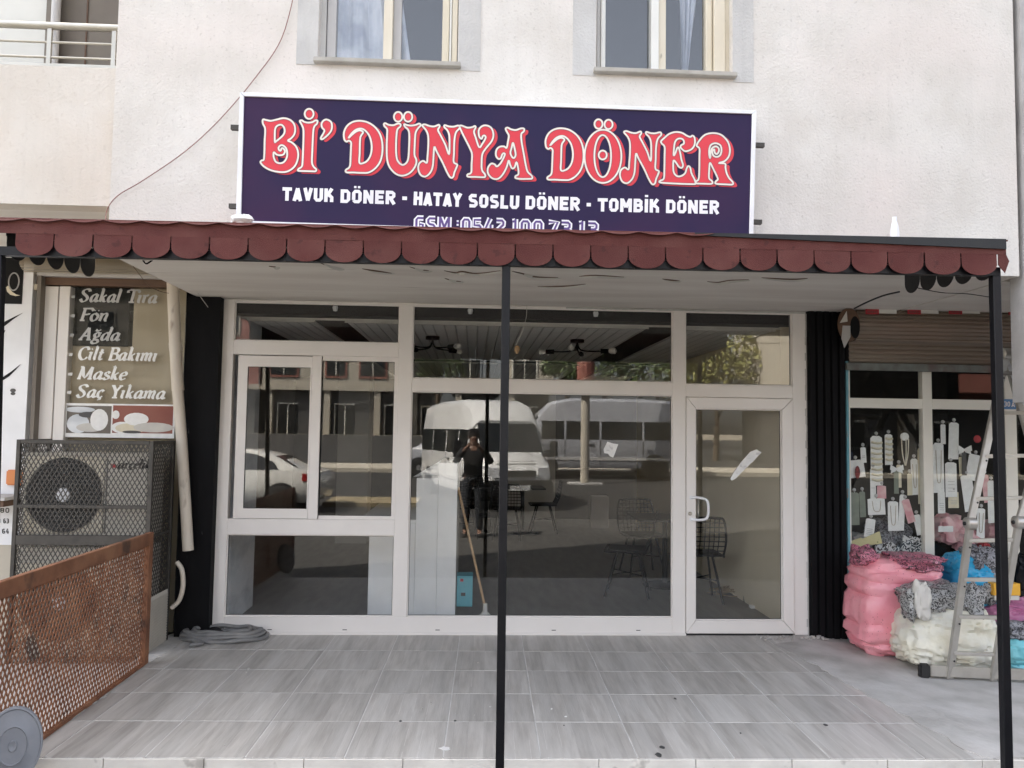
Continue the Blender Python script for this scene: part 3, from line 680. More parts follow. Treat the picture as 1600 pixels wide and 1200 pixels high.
# ================================================================ awning
AW = thing('scalloped_awning', 'maroon sheet metal awning with a scalloped fascia and black frame', 'awning', rz=AL)
AY = -2.60
def ag(px, py, Y=AY): return AG(px, py, Y)
ax0, ax1 = ag(-8, 400).x, ag(1573, 400).x
zlip = ag(800, 356).z; zf = ag(800, 361).z; zsl = ag(800, 381).z; zarc = ag(800, 398).z; zbot = ag(800, 415.5).z
pitch = (ag(1501, 400).x-ag(22, 400).x)/25
xs0 = ag(22, 400).x
def scallop_poly(wd, z0, zm, zb, n=12):
    pts = [(-wd/2, z0), (-wd/2, zm)]
    for k in range(1, n): a = PI+PI*k/n; pts.append((wd/2*math.cos(a), zm+(zm-zb)*math.sin(a)))
    return pts+[(wd/2, zm), (wd/2, z0)]
sc_mesh = None
k = -1
while xs0+k*pitch < ax1-.03:
    xc = xs0+(k+.5)*pitch
    if xc-pitch/2 < ax0-.01: k += 1; continue
    wd = pitch-.007; cut = None
    if xc+pitch/2 > ax1: 
        m = MB(); m.prism([(xc-wd/2, zsl), (xc-wd/2, zarc), (ax1-.012, zbot+.015), (ax1+.012, ag(1573, 408).z), (ax1-.004, zsl)], AY-.0015, AY+.0005); m.build('scallop', K['maroon'], AW); break
    if sc_mesh is None:
        m = MB(); m.prism(scallop_poly(wd, 0, zarc-zsl, zbot-zsl), -.0015, .0005); o = m.build('scallop', K['maroon'], AW); sc_mesh = o.data
    else: o = bpy.data.objects.new('scallop', sc_mesh); C.objects.link(o); o.parent = AW
    o.location = (xc, AY+rnd.uniform(-.001, .001), zsl+rnd.uniform(-.0015, .0015)); o.rotation_euler = (rnd.uniform(-.05, .02), rnd.uniform(-.012, .012), 0)
    k += 1
m = MB(); m.box(ax0, ax1-.004, AY-.0025, AY+.001, zsl-.0005, zf+.003); m.build('fascia_band', K['maroon'], AW)
# end piece turned round the corner
m = MB(); m.add([(ax1-.006, AY-.002, zf), (ax1+.012, AY+.03, zsl+.02), (ax1+.016, AY+.05, ag(1573, 410).z), (ax1-.006, AY-.002, zbot+.03)], [(0, 1, 2, 3)]); m.build('corner_flap', K['maroon'], AW, fix=False)
# roof sheet with scalloped lip on the left two thirds, black capping on the right
roofz = zf+.02
m = MB(); m.hexa([(ax0, AY-.012, zf), (ax1, AY-.012, zf), (ax1, AY-.012, zf+.008), (ax0, AY-.012, zf+.008)],
    [(ax0, WY-.0, ZS+.075), (ax1, WY-.0, ZS+.075), (ax1, WY-.0, ZS+.083), (ax0, WY-.0, ZS+.083)]); m.build('roof_sheet', K['maroon'], AW)
lipm = None
k = -1
while xs0+(k+.5)*pitch < ag(1075, 360).x:
    xc = xs0+(k+.78)*pitch; n = 10; top = zf+.012; dz = zf+.012-.022
    if lipm is None:
        m = MB(); vs = []
        for i in range(n+1):
            s = i/n-.5; sag = math.cos(PI*s)
            vs += [(s*pitch*1.0, AY-.004, top), (s*pitch, AY-.020-.006*sag, zf+.006-.016*sag)]
        m.add(vs, [(2*i, 2*i+1, 2*i+3, 2*i+2) for i in range(n)])
        vs2 = [(v[0], v[1]+.002, v[2]-.001) for v in vs]; m.add(vs2, [(2*i+2, 2*i+3, 2*i+1, 2*i) for i in range(n)])
        o = m.build('lip_scallop', K['maroon'], AW, fix=False); lipm = o.data
    else: o = bpy.data.objects.new('lip_scallop', lipm); C.objects.link(o); o.parent = AW
    o.location = (xc, 0, 0); k += 1
m = MB(); m.hexa([(ag(1085, 360).x, AY-.014, zf-.004), (ax1-.01, AY-.014, zf-.040), (ax1-.01, AY-.014, zf+.012), (ag(1085, 360).x, AY-.014, zf+.010)],
    [(ag(1085, 360).x, AY+.03, zf-.004), (ax1-.01, AY+.03, zf-.040), (ax1-.01, AY+.03, zf+.016), (ag(1085, 360).x, AY+.03, zf+.014)]); m.build('black_capping', K['blacksheet'], AW)
# frame: front tube, back tube, cross tubes
m = MB(); m.box(ax0, ax1-.02, AY+.02, AY+.06, zbot+.006, zbot+.05); m.build('front_beam', K['blackpaint'], AW)
m = MB(); m.box(ax0, ax1-.02, AY+.022, AY+.06, zf-.05, zf-.012); m.build('front_beam', K['blackpaint'], AW)
m = MB(); m.box(ax0, ax1-.02, WY-.06, WY-.02, ZS+.03, ZS+.07); m.build('back_beam', K['blackpaint'], AW)
for px in (-4, 395, 791, 1180, 1560):
    xx = ag(px, 380).x; m = MB(); m.bar((xx, AY+.061, zf-.03), (xx, WY-.061, ZS+.05), .036, .036); m.build('cross_beam', K['blackpaint'], AW)
# side returns
for xx in (ax0+.012, ax1-.02):
    n = 5; L = (WY-.04)-(AY+.065); pw = L/n
    m = MB(); m.hexa([(xx-.001, AY+.06, zsl), (xx+.001, AY+.06, zsl), (xx+.001, AY+.06, zf-.002), (xx-.001, AY+.06, zf-.002)], [(xx-.001, WY-.04, zsl+.08), (xx+.001, WY-.04, zsl+.08), (xx+.001, WY-.04, zf+.07), (xx-.001, WY-.04, zf+.07)]); m.build('side_band', K['blacksheet'], AW)
    for i in range(n):
        yc = AY+.065+(i+.5)*pw; m = MB(); rz_ = .08*(yc-AY)/(WY-AY); pp = scallop_poly(pw-.005, zsl+rz_+.01, zarc+.01+rz_, zbot-.005+rz_)
        nn = len(pp); m.add([(xx-.001, yc+p[0], p[1]) for p in pp]+[(xx+.001, yc+p[0], p[1]) for p in pp], [tuple(range(nn)), tuple(range(2*nn-1, nn-1, -1))]+[(q, nn+q, nn+(q+1) % nn, (q+1) % nn) for q in range(nn)])
        o = m.build('side_scallop', K['blacksheet'], AW)
for (pt, pb, lbl) in (((791, 420), (781, 1196), 'black square steel post standing before the middle of the shop'), ((1554, 430), (1573.5, 1196), 'black square steel post at the right end of the awning'), ((-2, 420), (-18, 1196), 'black post at left')):
    a = ag(*pt, AY+.04); b = ag(*pb, AY+.04); w2_ = .030
    m = MB(); m.bar((b.x, AY+.04, -.15), (a.x, AY+.04, zbot+.006), .042, .042, up=(0, 1, 0))
    m.build('post', K['blackpaint'], AW, bevel=.003)
    m = MB(); m.box(b.x-.06, b.x+.06, AY-.02, AY+.10, -.15, -.142); m.build('base_plate', K['blackpaint'], AW)
# odds and ends lying on the awning
def blob(name, mt, lb, cat, c, s, seed, amp=.25, fr=6, res=24, fn=None, group=None, flat=None, sq=.7, crk=0):
    m = MB(); n = res; k2 = res//2; vs = []; ex = sq; r = random.Random(seed); off = Vector((r.uniform(0, 50), r.uniform(0, 50), r.uniform(0, 50)))
    for j in range(k2+1):
        th = PI*j/k2
        for i in range(n):
            ph = 2*PI*i/n
            def sp(v, e): return math.copysign(abs(v)**e, v)
            d = Vector((sp(math.cos(ph), ex)*sp(math.sin(th), ex), sp(math.sin(ph), ex)*sp(math.sin(th), ex), sp(math.cos(th), ex)))
            q = d.normalized()
            nn = noise.noise(q*fr*.35+off)*amp+noise.noise(q*fr+off)*amp*.4
            rid = 1-abs(noise.noise(Vector((q.x*fr*.5, q.y*fr*.5, q.z*fr*1.6))+off*2))
            nn -= (rid**6)*amp*.35
            if crk:
                nn -= crk*(1-abs(noise.noise(q*4.5+off)))**7+crk*.6*(1-abs(noise.noise(q*9+off*1.7)))**7
            d = d*(1+nn)
            if fn: d = fn(d, th, ph)
            p = Vector((c[0]+d.x*s[0], c[1]+d.y*s[1], c[2]+d.z*s[2]))
            if flat is not None and p.z < flat: p.z = flat+ (p.z-flat)*.02
            vs.append(p)
    m.add(vs, [(j*n+i, j*n+(i+1) % n, (j+1)*n+(i+1) % n, (j+1)*n+i) for j in range(k2) for i in range(n)])
    return solo(m, name, mt, lb, cat, group, smooth=True)
p = A(379, 341, -2.2); blob('plastic_bag', K['paper'], 'crumpled white plastic lying on the awning below the sign corner', 'plastic bag', (p.x, -2.2, p.z-.012), (.065, .05, .032), 3, .3, 5, crk=.08)
p = A(1398, 372, -2.1); m = MB(); m.lathe([(.026, 0), (.026, .03), (.020, .075), (.013, .10), (.013, .125), (0, .125)], (p.x, -2.1, p.z), 14)
solo(m, 'plastic_bottle', K['signwhite'], 'white plastic bottle neck rising above the right part of the awning', 'bottle', smooth=True)

# ================================================================ sign
SY = WY-.16
SG = thing('shop_sign', 'dark purple shop sign reading Bİ DÜNYA DÖNER in red letters with cream outline', 'sign')
def smesh(polys, name, mt, parent, y, thick=0.0):
    """flat filled outline(s) with holes at depth y, points are (x,z)"""
    cu = bpy.data.curves.new(name, 'CURVE'); cu.dimensions = '2D'; cu.fill_mode = 'BOTH'
    if thick: cu.extrude = thick
    for pl in polys:
        s = cu.splines.new('POLY'); s.points.add(len(pl)-1); s.use_cyclic_u = True
        for i, p in enumerate(pl): s.points[i].co = (p[0], p[1], 0, 1)
    o = bpy.data.objects.new(name, cu); me = bpy.data.meshes.new_from_object(o); bpy.data.objects.remove(o)
    for v in me.vertices: v.co = (v.co.x, y+v.co.z, v.co.y)
    return tobj(me, name, mt, parent)
c4 = [A(375.5, 145, SY), A(1181, 173.5, SY), A(1176, 378, SY), A(369, 352, SY)]
TLp, TRp, BRp, BLp = [(p.x, p.z) for p in c4]
m = MB(); m.prism([TLp, TRp, BRp, BLp], SY+.002, SY+.12); m.build('box_body', K['signwhite'], SG, bevel=.004)
def lerp2(a, b, t): return (a[0]+(b[0]-a[0])*t, a[1]+(b[1]-a[1])*t)
i4 = [A(382, 151.5, SY), A(1174.5, 179, SY), A(1170, 371, SY), A(377, 345.5, SY)]; i4 = [(p.x, p.z) for p in i4]
m = MB(); m.prism(i4, SY-.001, SY+.001); m.build('printed_face', K['signblue'], SG)
o4 = [TLp, TRp, BRp, BLp]
for i in range(4):
    a, b = o4[i], o4[(i+1) % 4]; c_, d_ = i4[(i+1) % 4], i4[i]
    q = [a, b, c_, d_]; cx = sum(p[0] for p in q)/4; cz = sum(p[1] for p in q)/4
    m = MB(); m.prism([lerp2(p, (cx, cz), .001) for p in q], SY-.012, SY+.0015); m.build('edge_trim', K['signwhite'], SG, bevel=.002)
for px, py in ((365, 199), (362, 322)):
    a = A(px-4, py, SY+.03); b = A(380, py+.4, SY+.03); m = MB(); m.box(a.x, b.x, SY+.02, SY+.05, a.z-.014, a.z+.014); m.build('bracket', K['grill'], SG)
for px, py in ((1194, 227), (1190, 347)):
    a = A(px, py, SY+.03); b = A(1176, py-.4, SY+.03); m = MB(); m.box(b.x, a.x, SY+.02, SY+.05, a.z-.013, a.z+.013); m.build('bracket', K['grill'], SG)

GL = {}
def ell(cx, cy, rx, ry, n=20): return [(cx+rx*math.cos(2*PI*k/n), cy+ry*math.sin(2*PI*k/n)) for k in range(n)]
D_out = [(95,415),(66,385),(62,300),(100,220),(170,170),(260,155),(360,175),(450,235),(510,320),(540,430),(540,560),(510,670),(450,750),(370,800),(290,805),(180,800),(95,798),(85,770),(125,740),(140,700),(145,600),(150,480),(150,425),(122,402)]
D_hole = [(118,372),(160,310),(220,262),(290,255),(350,300),(390,370),(408,470),(398,570),(360,645),(310,680),(255,680),(258,560),(262,400),(272,345),(300,300),(270,275),(220,285),(160,330)]
N_out = [(1040,215),(1070,200),(1130,220),(1190,225),(1245,205),(1255,230),(1235,270),(1270,340),(1330,460),(1372,575),(1380,440),(1375,330),(1350,270),(1315,235),(1320,210),(1370,225),(1430,228),(1490,215),(1505,245),(1460,300),(1440,400),(1435,560),(1432,670),(1475,700),(1465,740),(1440,800),(1425,855),(1390,862),(1350,800),(1290,670),(1220,540),(1190,480),(1180,600),(1170,720),(1140,800),(1080,850),(1020,830),(990,760),(1000,690),(1050,655),(1095,680),(1105,600),(1115,450),(1112,340),(1085,270)]
def mp(pts, ox, oy): return [(ox+x/8, oy+y/8) for x, y in pts]
D2 = lambda pts: [(98+(x-60)*.983, 248+(y-155)*.995) for x, y in pts]
N2 = lambda pts: [(x+38, y+83) for x, y in pts]
LET = [
 ('letter_b', (400,170), [[(90,140),(130,145),(190,155),(260,140),(350,122),(430,145),(480,200),(492,270),(478,330),(440,375),(402,402),(450,425),(505,480),(530,560),(520,650),(480,730),(400,785),(310,795),(200,775),(110,730),(60,675),(75,650),(100,640),(108,560),(112,400),(118,300),(115,240),(90,190)],
   [(240,420),(238,330),(245,250),(275,213),(320,205),(352,235),(362,285),(345,330),(300,375),(255,410)],
   [(232,550),(260,575),(300,585),(345,575),(365,535),(345,500),(322,500),(312,528),(292,520),(285,490),(310,462),(345,465),(380,500),(393,560),(385,620),(350,670),(300,685),(250,665),(225,610),(222,560)]]),
 ('letter_i', (400,170), [[(550,158),(575,150),(610,170),(660,178),(710,170),(745,150),(770,155),(765,190),(735,220),(720,270),(712,400),(705,560),(703,680),(725,730),(755,760),(745,785),(700,785),(600,782),(530,778),(535,755),(575,725),(585,660),(592,500),(597,350),(595,260),(575,205)]]),
 ('letter_dot', (400,170), [ell(667,68,55,62)]),
 ('apostrophe', (400,170), [[(890,140),(940,170),(952,230),(935,290),(880,350),(830,385),(812,370),(840,320),(858,275),(830,240),(822,190),(850,150)]]),
 ('letter_d', (530,170), [D_out, D_hole]),
 ('letter_u', (530,170), [[(560,200),(575,185),(620,205),(680,210),(730,190),(765,195),(765,225),(730,260),(718,330),(712,450),(715,580),(735,660),(790,705),(840,680),(865,620),(875,480),(878,340),(865,270),(820,225),(815,197),(850,208),(900,215),(960,205),(1000,190),(1020,210),(985,250),(955,310),(945,450),(942,580),(965,640),(960,700),(920,770),(860,820),(780,840),(700,810),(630,730),(600,630),(595,480),(600,340),(600,260),(570,225)]]),
 ('letter_dot', (530,170), [ell(738,105,52,60)]), ('letter_dot', (530,170), [ell(862,105,52,60)]),
 ('letter_n', (530,170), [N_out]),
 ('letter_y', (650,170), [[(545,225),(570,215),(640,240),(700,235),(735,220),(745,240),(725,290),(745,360),(790,485),(830,440),(870,370),(860,340),(835,345),(820,380),(790,350),(785,270),(830,220),(890,215),(945,250),(968,330),(945,410),(880,490),(830,570),(820,680),(825,770),(860,820),(865,850),(840,860),(740,855),(650,852),(645,825),(690,800),(695,700),(700,570),(670,490),(620,390),(575,300)]]),
 ('letter_a', (650,170), [[(1120,255),(1145,240),(1190,262),(1250,270),(1310,250),(1350,255),(1345,290),(1315,320),(1320,420),(1345,560),(1370,700),(1395,790),(1445,840),(1450,875),(1400,880),(1310,880),(1245,870),(1245,845),(1280,820),(1275,740),(1255,670),(1232,735),(1200,748),(1175,700),(1158,650),(1130,740),(1080,830),(1020,880),(950,870),(900,810),(900,740),(940,690),(985,700),(1010,725),(1060,680),(1110,580),(1095,560),(1075,580),(1060,620),(1030,630),(1000,590),(1005,520),(1045,480),(1100,475),(1132,492),(1150,410),(1160,340),(1140,300)],
   [(1210,430),(1225,470),(1245,580),(1215,620),(1180,560),(1195,490)]]),
 ('letter_d', (840,170), [D2(D_out), D2(D_hole)]),
 ('letter_o', (840,170), [ell(815,598,230,332,36), ell(812,595,104,262,30)]),
 ('letter_dot', (840,170), [ell(812,582,50,55)]), ('letter_dot', (840,170), [ell(760,195,50,58)]), ('letter_dot', (840,170), [ell(885,200,50,58)]),
 ('letter_n', (840,170), [N2(N_out)]),
 ('letter_e', (960,170), [[(580,410),(620,370),(680,320),(760,295),(840,305),(900,340),(945,355),(975,340),(1000,370),(1000,450),(960,510),(890,535),(850,515),(822,480),(838,455),(865,440),(862,400),(835,378),(790,380),(755,420),(742,500),(738,590),(762,550),(780,500),(800,490),(820,560),(835,640),(855,710),(835,742),(800,725),(770,680),(738,650),(732,720),(740,800),(780,845),(830,845),(880,810),(900,750),(920,720),(945,740),(960,810),(1000,890),(1010,930),(990,945),(800,940),(570,925),(575,900),(615,875),(622,760),(625,600),(625,480),(590,440)]]),
 ('letter_r', (960,170), [[(1025,465),(1060,400),(1130,330),(1230,308),(1330,330),(1410,410),(1440,510),(1425,600),(1370,660),(1300,682),(1380,690),(1385,740),(1400,810),(1430,870),(1475,920),(1470,950),(1380,948),(1265,940),(1265,910),(1290,885),(1270,830),(1230,750),(1192,680),(1182,760),(1180,870),(1215,905),(1215,940),(1110,940),(1020,935),(1020,910),(1050,880),(1058,760),(1060,600),(1060,500)],
   [(1190,620),(1180,540),(1200,460),(1260,435),(1320,460),(1335,520),(1320,580),(1280,605),(1235,590),(1220,540),(1245,510),(1250,550),(1275,570),(1300,540),(1300,500),(1270,475),(1225,490),(1200,540),(1197,600)]]),
]
def smooth2(pts, n=3): return [(p.x, p.y) for p in cr([(a, b, 0) for a, b in pts], n, True)]
def toS(pts, dx=0, dy=0, y=SY):
    return [(lambda p: (p.x, p.z))(A(a+dx, b+dy, y)) for a, b in pts]
def ribbon(mb, pts, y, hw, closed=True):
    """flat band of half width hw following the outline, each short piece a hair in front of the last"""
    n = len(pts); P = [Vector(p) for p in pts]
    L = []; R = []
    for i in range(n):
        a = P[(i-1) % n] if closed or i else P[i]; b = P[(i+1) % n] if closed or i < n-1 else P[i]
        t = (b-a); t = t.normalized() if t.length > 1e-9 else Vector((1, 0)); nn = Vector((-t.y, t.x))
        h = hw(t) if callable(hw) else hw
        L.append(P[i]+nn*h); R.append(P[i]-nn*h)
    for i in range(n if closed else n-1):
        j = (i+1) % n; e = y-(i % 7)*.00003
        mb.add([(R[i].x, e, R[i].y), (R[j].x, e, R[j].y), (L[j].x, e, L[j].y), (L[i].x, e, L[i].y)], [(0, 1, 2, 3)])
pxm = 4.70/FPX       # metres per pixel on the sign
for nm, org, polys in LET:
    shp = [smooth2(mp(p, *org), 4) for p in polys]
    root = smesh([toS(s) for s in shp], nm, K['red'], SG, SY-.0046)
    sh = smesh([toS(s, 5.6, 2.9) for s in shp], 'drop_shadow', K['red'], root, SY-.0022)
    m = MB()
    for s in shp: ribbon(m, toS(s, 5.6, 2.9), SY-.0020, .9*pxm)
    m.build('shadow_rim', K['red'], root, fix=False)
    m = MB()
    for s in shp: ribbon(m, toS(s), SY-.0034, 2.35*pxm)
    m.build('dark_rim', K['shade'], root, fix=False)
    m = MB()
    for s in shp: ribbon(m, toS(s), SY-.0052, 2.0*pxm)
    m.build('inner_rim', K['shade'], root, fix=False)
    m = MB()
    for s in shp: ribbon(m, toS(s), SY-.0058, 1.4*pxm)
    m.build('cream_outline', K['cream'], root, fix=False)

# block lettering
BG = {
 'T': ([[(0,.87),(.62,.87)],[(.31,.87),(.31,0)]], .62), 'A': ([[(.10,0),(.31,.95)],[(.31,.95),(.52,0)],[(.15,.24),(.47,.24)]], .62),
 'V': ([[(.10,1),(.31,.06)],[(.31,.06),(.52,1)]], .62), 'U': ([[(.12,1),(.12,.22),(.2,.12),(.42,.12),(.50,.22),(.50,1)]], .62),
 'K': ([[(.12,1),(.12,0)],[(.50,1),(.24,.54)],[(.24,.54),(.36,.48),(.50,.35),(.50,0)]], .62),
 'D': ([[(.12,0),(.12,1)],[(.12,.88),(.40,.88),(.50,.76),(.50,.24),(.40,.12),(.12,.12)]], .62),
 'O': ([[(.12,.24),(.12,.76),(.2,.88),(.42,.88),(.50,.76),(.50,.24),(.42,.12),(.2,.12),(.12,.24)]], .62),
 'N': ([[(.12,0),(.12,1)],[(.14,.92),(.50,.08)],[(.52,0),(.52,1)]], .64), 'E': ([[(.12,0),(.12,1)],[(.12,.88),(.55,.88)],[(.12,.5),(.50,.5)],[(.12,.12),(.55,.12)]], .57),
 'R': ([[(.12,0),(.12,1)],[(.12,.88),(.40,.88),(.50,.78),(.50,.60),(.40,.48),(.12,.48)],[(.30,.45),(.54,0)]], .62),
 'H': ([[(.12,0),(.12,1)],[(.50,0),(.50,1)],[(.12,.52),(.50,.52)]], .62), 'Y': ([[(.08,1),(.31,.5)],[(.54,1),(.31,.5)],[(.31,.54),(.31,0)]], .62),
 'S': ([[(.52,.88),(.2,.88),(.12,.78),(.12,.62),(.2,.52),(.42,.48),(.50,.38),(.50,.22),(.42,.12),(.08,.12)]], .62),
 'L': ([[(.12,1),(.12,0)],[(.12,.12),(.52,.12)]], .55), 'M': ([[(.12,0),(.12,1)],[(.14,.95),(.38,.35)],[(.38,.35),(.62,.95)],[(.64,1),(.64,0)]], .76),
 'B': ([[(.12,0),(.12,1)],[(.12,.88),(.38,.88),(.47,.8),(.47,.62),(.38,.52),(.12,.52)],[(.38,.52),(.50,.42),(.50,.22),(.40,.12),(.12,.12)]], .62),
 'I': ([[(.12,0),(.12,1)]], .24), '-': ([[(.05,.42),(.33,.42)]], .38), ' ': ([], .3), ':': ([[(.08,.2),(.2,.2)],[(.08,.65),(.2,.65)]], .28),
 'G': ([[(.52,.88),(.2,.88),(.12,.78),(.12,.22),(.2,.12),(.50,.12),(.50,.48),(.32,.48)]], .62),
 '0': ([[(.12,.24),(.12,.76),(.2,.88),(.42,.88),(.50,.76),(.50,.24),(.42,.12),(.2,.12),(.12,.24)]], .62),
 '1': ([[(.05,.84),(.2,.88)],[(.2,1),(.2,0)]], .36), '5': ([[(.52,.88),(.12,.88),(.12,.54),(.42,.54),(.5,.44),(.5,.22),(.42,.12),(.08,.12)]], .62),
 '4': ([[(.38,1),(.1,.32),(.58,.32)],[(.42,.6),(.42,0)]], .62), '2': ([[(.08,.88),(.42,.88),(.5,.78),(.5,.62),(.12,.22),(.12,.12),(.54,.12)]], .62),
 '7': ([[(.06,.88),(.52,.88),(.22,0)]], .58), '3': ([[(.08,.88),(.42,.88),(.5,.78),(.5,.6),(.4,.5),(.22,.5)],[(.4,.5),(.5,.4),(.5,.22),(.42,.12),(.08,.12)]], .62),
 '6': ([[(.5,.88),(.2,.88),(.12,.78),(.12,.22),(.2,.12),(.42,.12),(.5,.22),(.5,.42),(.42,.52),(.12,.52)]], .62), '8': ([[(.2,.52),(.12,.62),(.12,.8),(.2,.88),(.42,.88),(.5,.8),(.5,.62),(.42,.52),(.2,.52),(.12,.42),(.12,.2),(.2,.12),(.42,.12),(.5,.2),(.5,.42),(.42,.52)]], .62),
}
def block(text, p0, p1, cap, y, layers, parent, name, mark=()):
    """text on the baseline p0..p1 (pixels), cap height in pixels, on the plane y"""
    tot = sum(BG[c][1]+.07 for c in text)-.07
    L = math.hypot(p1[0]-p0[0], p1[1]-p0[1]); ux = ((p1[0]-p0[0])/L, (p1[1]-p0[1])/L); uy = (ux[1], -ux[0]); sx = L/tot
    first = None
    for (hw, mt, dy) in layers:
        m = MB(); x = 0; e = 0
        for ci, ch in enumerate(text):
            g, ad = BG[ch]
            strokes = list(g)
            if ci in mark: strokes += [[(.13, 1.2), (.27, 1.2)], [(.36, 1.2), (.50, 1.2)]]
            if -ci-1 in mark: strokes += [[(.02, 1.22), (.22, 1.22)]]
            for st in strokes:
                pts = []
                for a, b in st:
                    X = (x+a)*sx; Z = b*cap; q = A(p0[0]+ux[0]*X+uy[0]*Z, p0[1]+ux[1]*X+uy[1]*Z, y); pts.append((q.x, q.z))
                # square ends
                ribbon(m, pts, y-dy-e*.00001, hw*cap*pxm*(.62 if st[0][1] > 1.1 else 1), False); e = (e+1) % 40
            x += ad+.07
        o = m.build(name if first is None else 'lettering', K[mt], first or parent, fix=False); first = first or o
    return first
W1 = [(.128, 'white', .0022)]
block('TAVUK', (441, 313.5), (521, 316), 21, SY, W1, SG, 'lettering')
block('DONER', (531.5, 317), (618, 319.5), 21, SY, W1, SG, 'lettering', (1,))
block('-', (627, 319), (637, 319.3), 22, SY, W1, SG, 'lettering')
block('HATAY', (646, 320.5), (721, 323.5), 21, SY, W1, SG, 'lettering')
block('SOSLU', (731.5, 324), (811, 327), 21, SY, W1, SG, 'lettering')
block('DONER', (820.5, 327), (906, 329.3), 21, SY, W1, SG, 'lettering', (1,))
block('-', (915, 329), (924, 329.3), 22, SY, W1, SG, 'lettering')
block('TOMBIK', (933.5, 330.5), (1030, 332.5), 21, SY, W1, SG, 'lettering', (-5,))
block('DONER', (1040, 333), (1123.5, 334.5), 21, SY, W1, SG, 'lettering', (1,))
for t, a, b in (('GSM', (647, 362.5), (704, 364.5)), (':0542', (711, 364.7), (789, 367)), ('100', (799, 367.4), (849, 368.8)), ('73', (855, 369), (893, 370.2)), ('13', (903, 370.5), (935, 371.5))):
    block(t, a, b, 25, SY, [(.175, 'white', .0022), (.070, 'purple', .0032)], SG, 'lettering')

# ================================================================ broad nib lettering for the barber window
NG = {
 'S': ([[(.58,.80),(.5,.95),(.3,.98),(.12,.85),(.15,.65),(.42,.42),(.5,.22),(.38,.03),(.18,0),(.03,.2)]], .66),
 'a': ([[(.42,.5),(.3,.6),(.12,.45),(.05,.2),(.12,.02),(.28,.08),(.42,.38)],[(.46,.6),(.40,.1),(.5,.02),(.58,.12)]], .58),
 'k': ([[(.04,.97),(.14,1),(.08,0)],[(.44,.56),(.12,.28)],[(.2,.33),(.34,.05),(.48,.06)]], .52), 'l': ([[(.04,.97),(.14,1),(.08,.1),(.2,.03)]], .28),
 'T': ([[(.02,.78),(.06,.97),(.72,.97),(.74,.78)],[(.40,.97),(.38,0)],[(.2,.02),(.57,.02)]], .72), 'i': ([[(0,.52),(.12,.6),(.08,.1),(.2,.02)],[(.10,.80),(.16,.86)]], .28), 'ı': ([[(0,.52),(.12,.6),(.08,.1),(.2,.02)]], .28),
 'r': ([[(0,.52),(.12,.6),(.08,0)],[(.1,.4),(.25,.6),(.36,.54)]], .40), 'F': ([[(.16,.97),(.12,0)],[(0,.02),(.3,.02)],[(.02,.96),(.64,.96),(.62,.78)],[(.14,.5),(.44,.5),(.46,.6)]], .58),
 'ö': ([[(.25,.6),(.08,.45),(.06,.15),(.22,0),(.4,.14),(.45,.42),(.25,.6)],[(.14,.80),(.20,.84)],[(.38,.80),(.44,.84)]], .52),
 'n': ([[(0,.52),(.12,.6),(.06,0)],[(.1,.38),(.3,.6),(.44,.5),(.38,.1),(.5,.03)]], .58), 'A': ([[(.08,.02),(.46,.98)],[(.46,.98),(.62,.0)],[(.22,.33),(.56,.33)],[(-.02,.02),(.22,.02)],[(.48,.02),(.76,.02)]], .78),
 'ğ': ([[(.42,.52),(.25,.6),(.1,.42),(.2,.22),(.36,.3),(.4,.5),(.5,.6)],[(.2,.22),(.1,.1),(.38,-.02),(.35,-.22),(.1,-.26),(.02,-.1),(.2,.02)],[(.10,.82),(.25,.74),(.42,.84)]], .50),
 'd': ([[(.42,.5),(.3,.6),(.12,.45),(.05,.2),(.12,.02),(.28,.08),(.42,.38)],[(.44,.97),(.54,1),(.42,.1),(.55,.03)]], .58), 'C': ([[(.66,.76),(.55,.96),(.3,.95),(.1,.7),(.1,.3),(.28,.02),(.5,.02),(.66,.2)]], .70),
 't': ([[(.20,.85),(.1,.15),(.2,.02),(.32,.1)],[(0,.58),(.34,.58)]], .34), 'B': ([[(.16,.97),(.12,0)],[(.02,.96),(.42,.96),(.56,.82),(.5,.6),(.14,.52)],[(.14,.52),(.5,.48),(.6,.25),(.45,.03),(0,.02)]], .64),
 'm': ([[(0,.52),(.12,.6),(.06,0)],[(.1,.38),(.26,.6),(.38,.5),(.34,0)],[(.37,.38),(.54,.6),(.66,.5),(.60,.1),(.72,.03)]], .80), 'M': ([[(.08,.02),(.16,.97)],[(.16,.97),(.42,.08),(.76,.97)],[(.78,.97),(.76,.02)],[(-.04,.02),(.2,.02)],[(.62,.02),(.9,.02)],[(.02,.96),(.2,.96)]], .94),
 's': ([[(.34,.48),(.22,.6),(.08,.5),(.12,.35),(.32,.22),(.3,.05),(.12,0),(.0,.12)]], .40), 'e': ([[(.06,.28),(.38,.38),(.3,.6),(.1,.48),(.05,.18),(.18,0),(.4,.12)]], .45),
 'ç': ([[(.38,.48),(.25,.6),(.08,.42),(.07,.15),(.2,0),(.38,.12)],[(.2,0),(.26,-.12),(.10,-.2)]], .44), 'Y': ([[(.0,.96),(.24,.96)],[(.12,.97),(.36,.48),(.36,0)],[(.36,.48),(.62,.97)],[(.2,.02),(.54,.02)],[(.5,.96),(.74,.96)]], .70),
 '-': ([[(.0,.30),(.36,.30)],[(.0,.36),(.36,.36)],[(.0,.42),(.36,.42)]], .36), ' ': ([], .30),
 'c': ([[(.38,.5),(.25,.6),(.08,.42),(.07,.15),(.2,0),(.38,.12)]], .42), 'q': ([[(.5,.9),(.3,.98),(.1,.75),(.1,.3),(.3,.02),(.5,.1),(.6,.5),(.5,.9)]], .7),
}
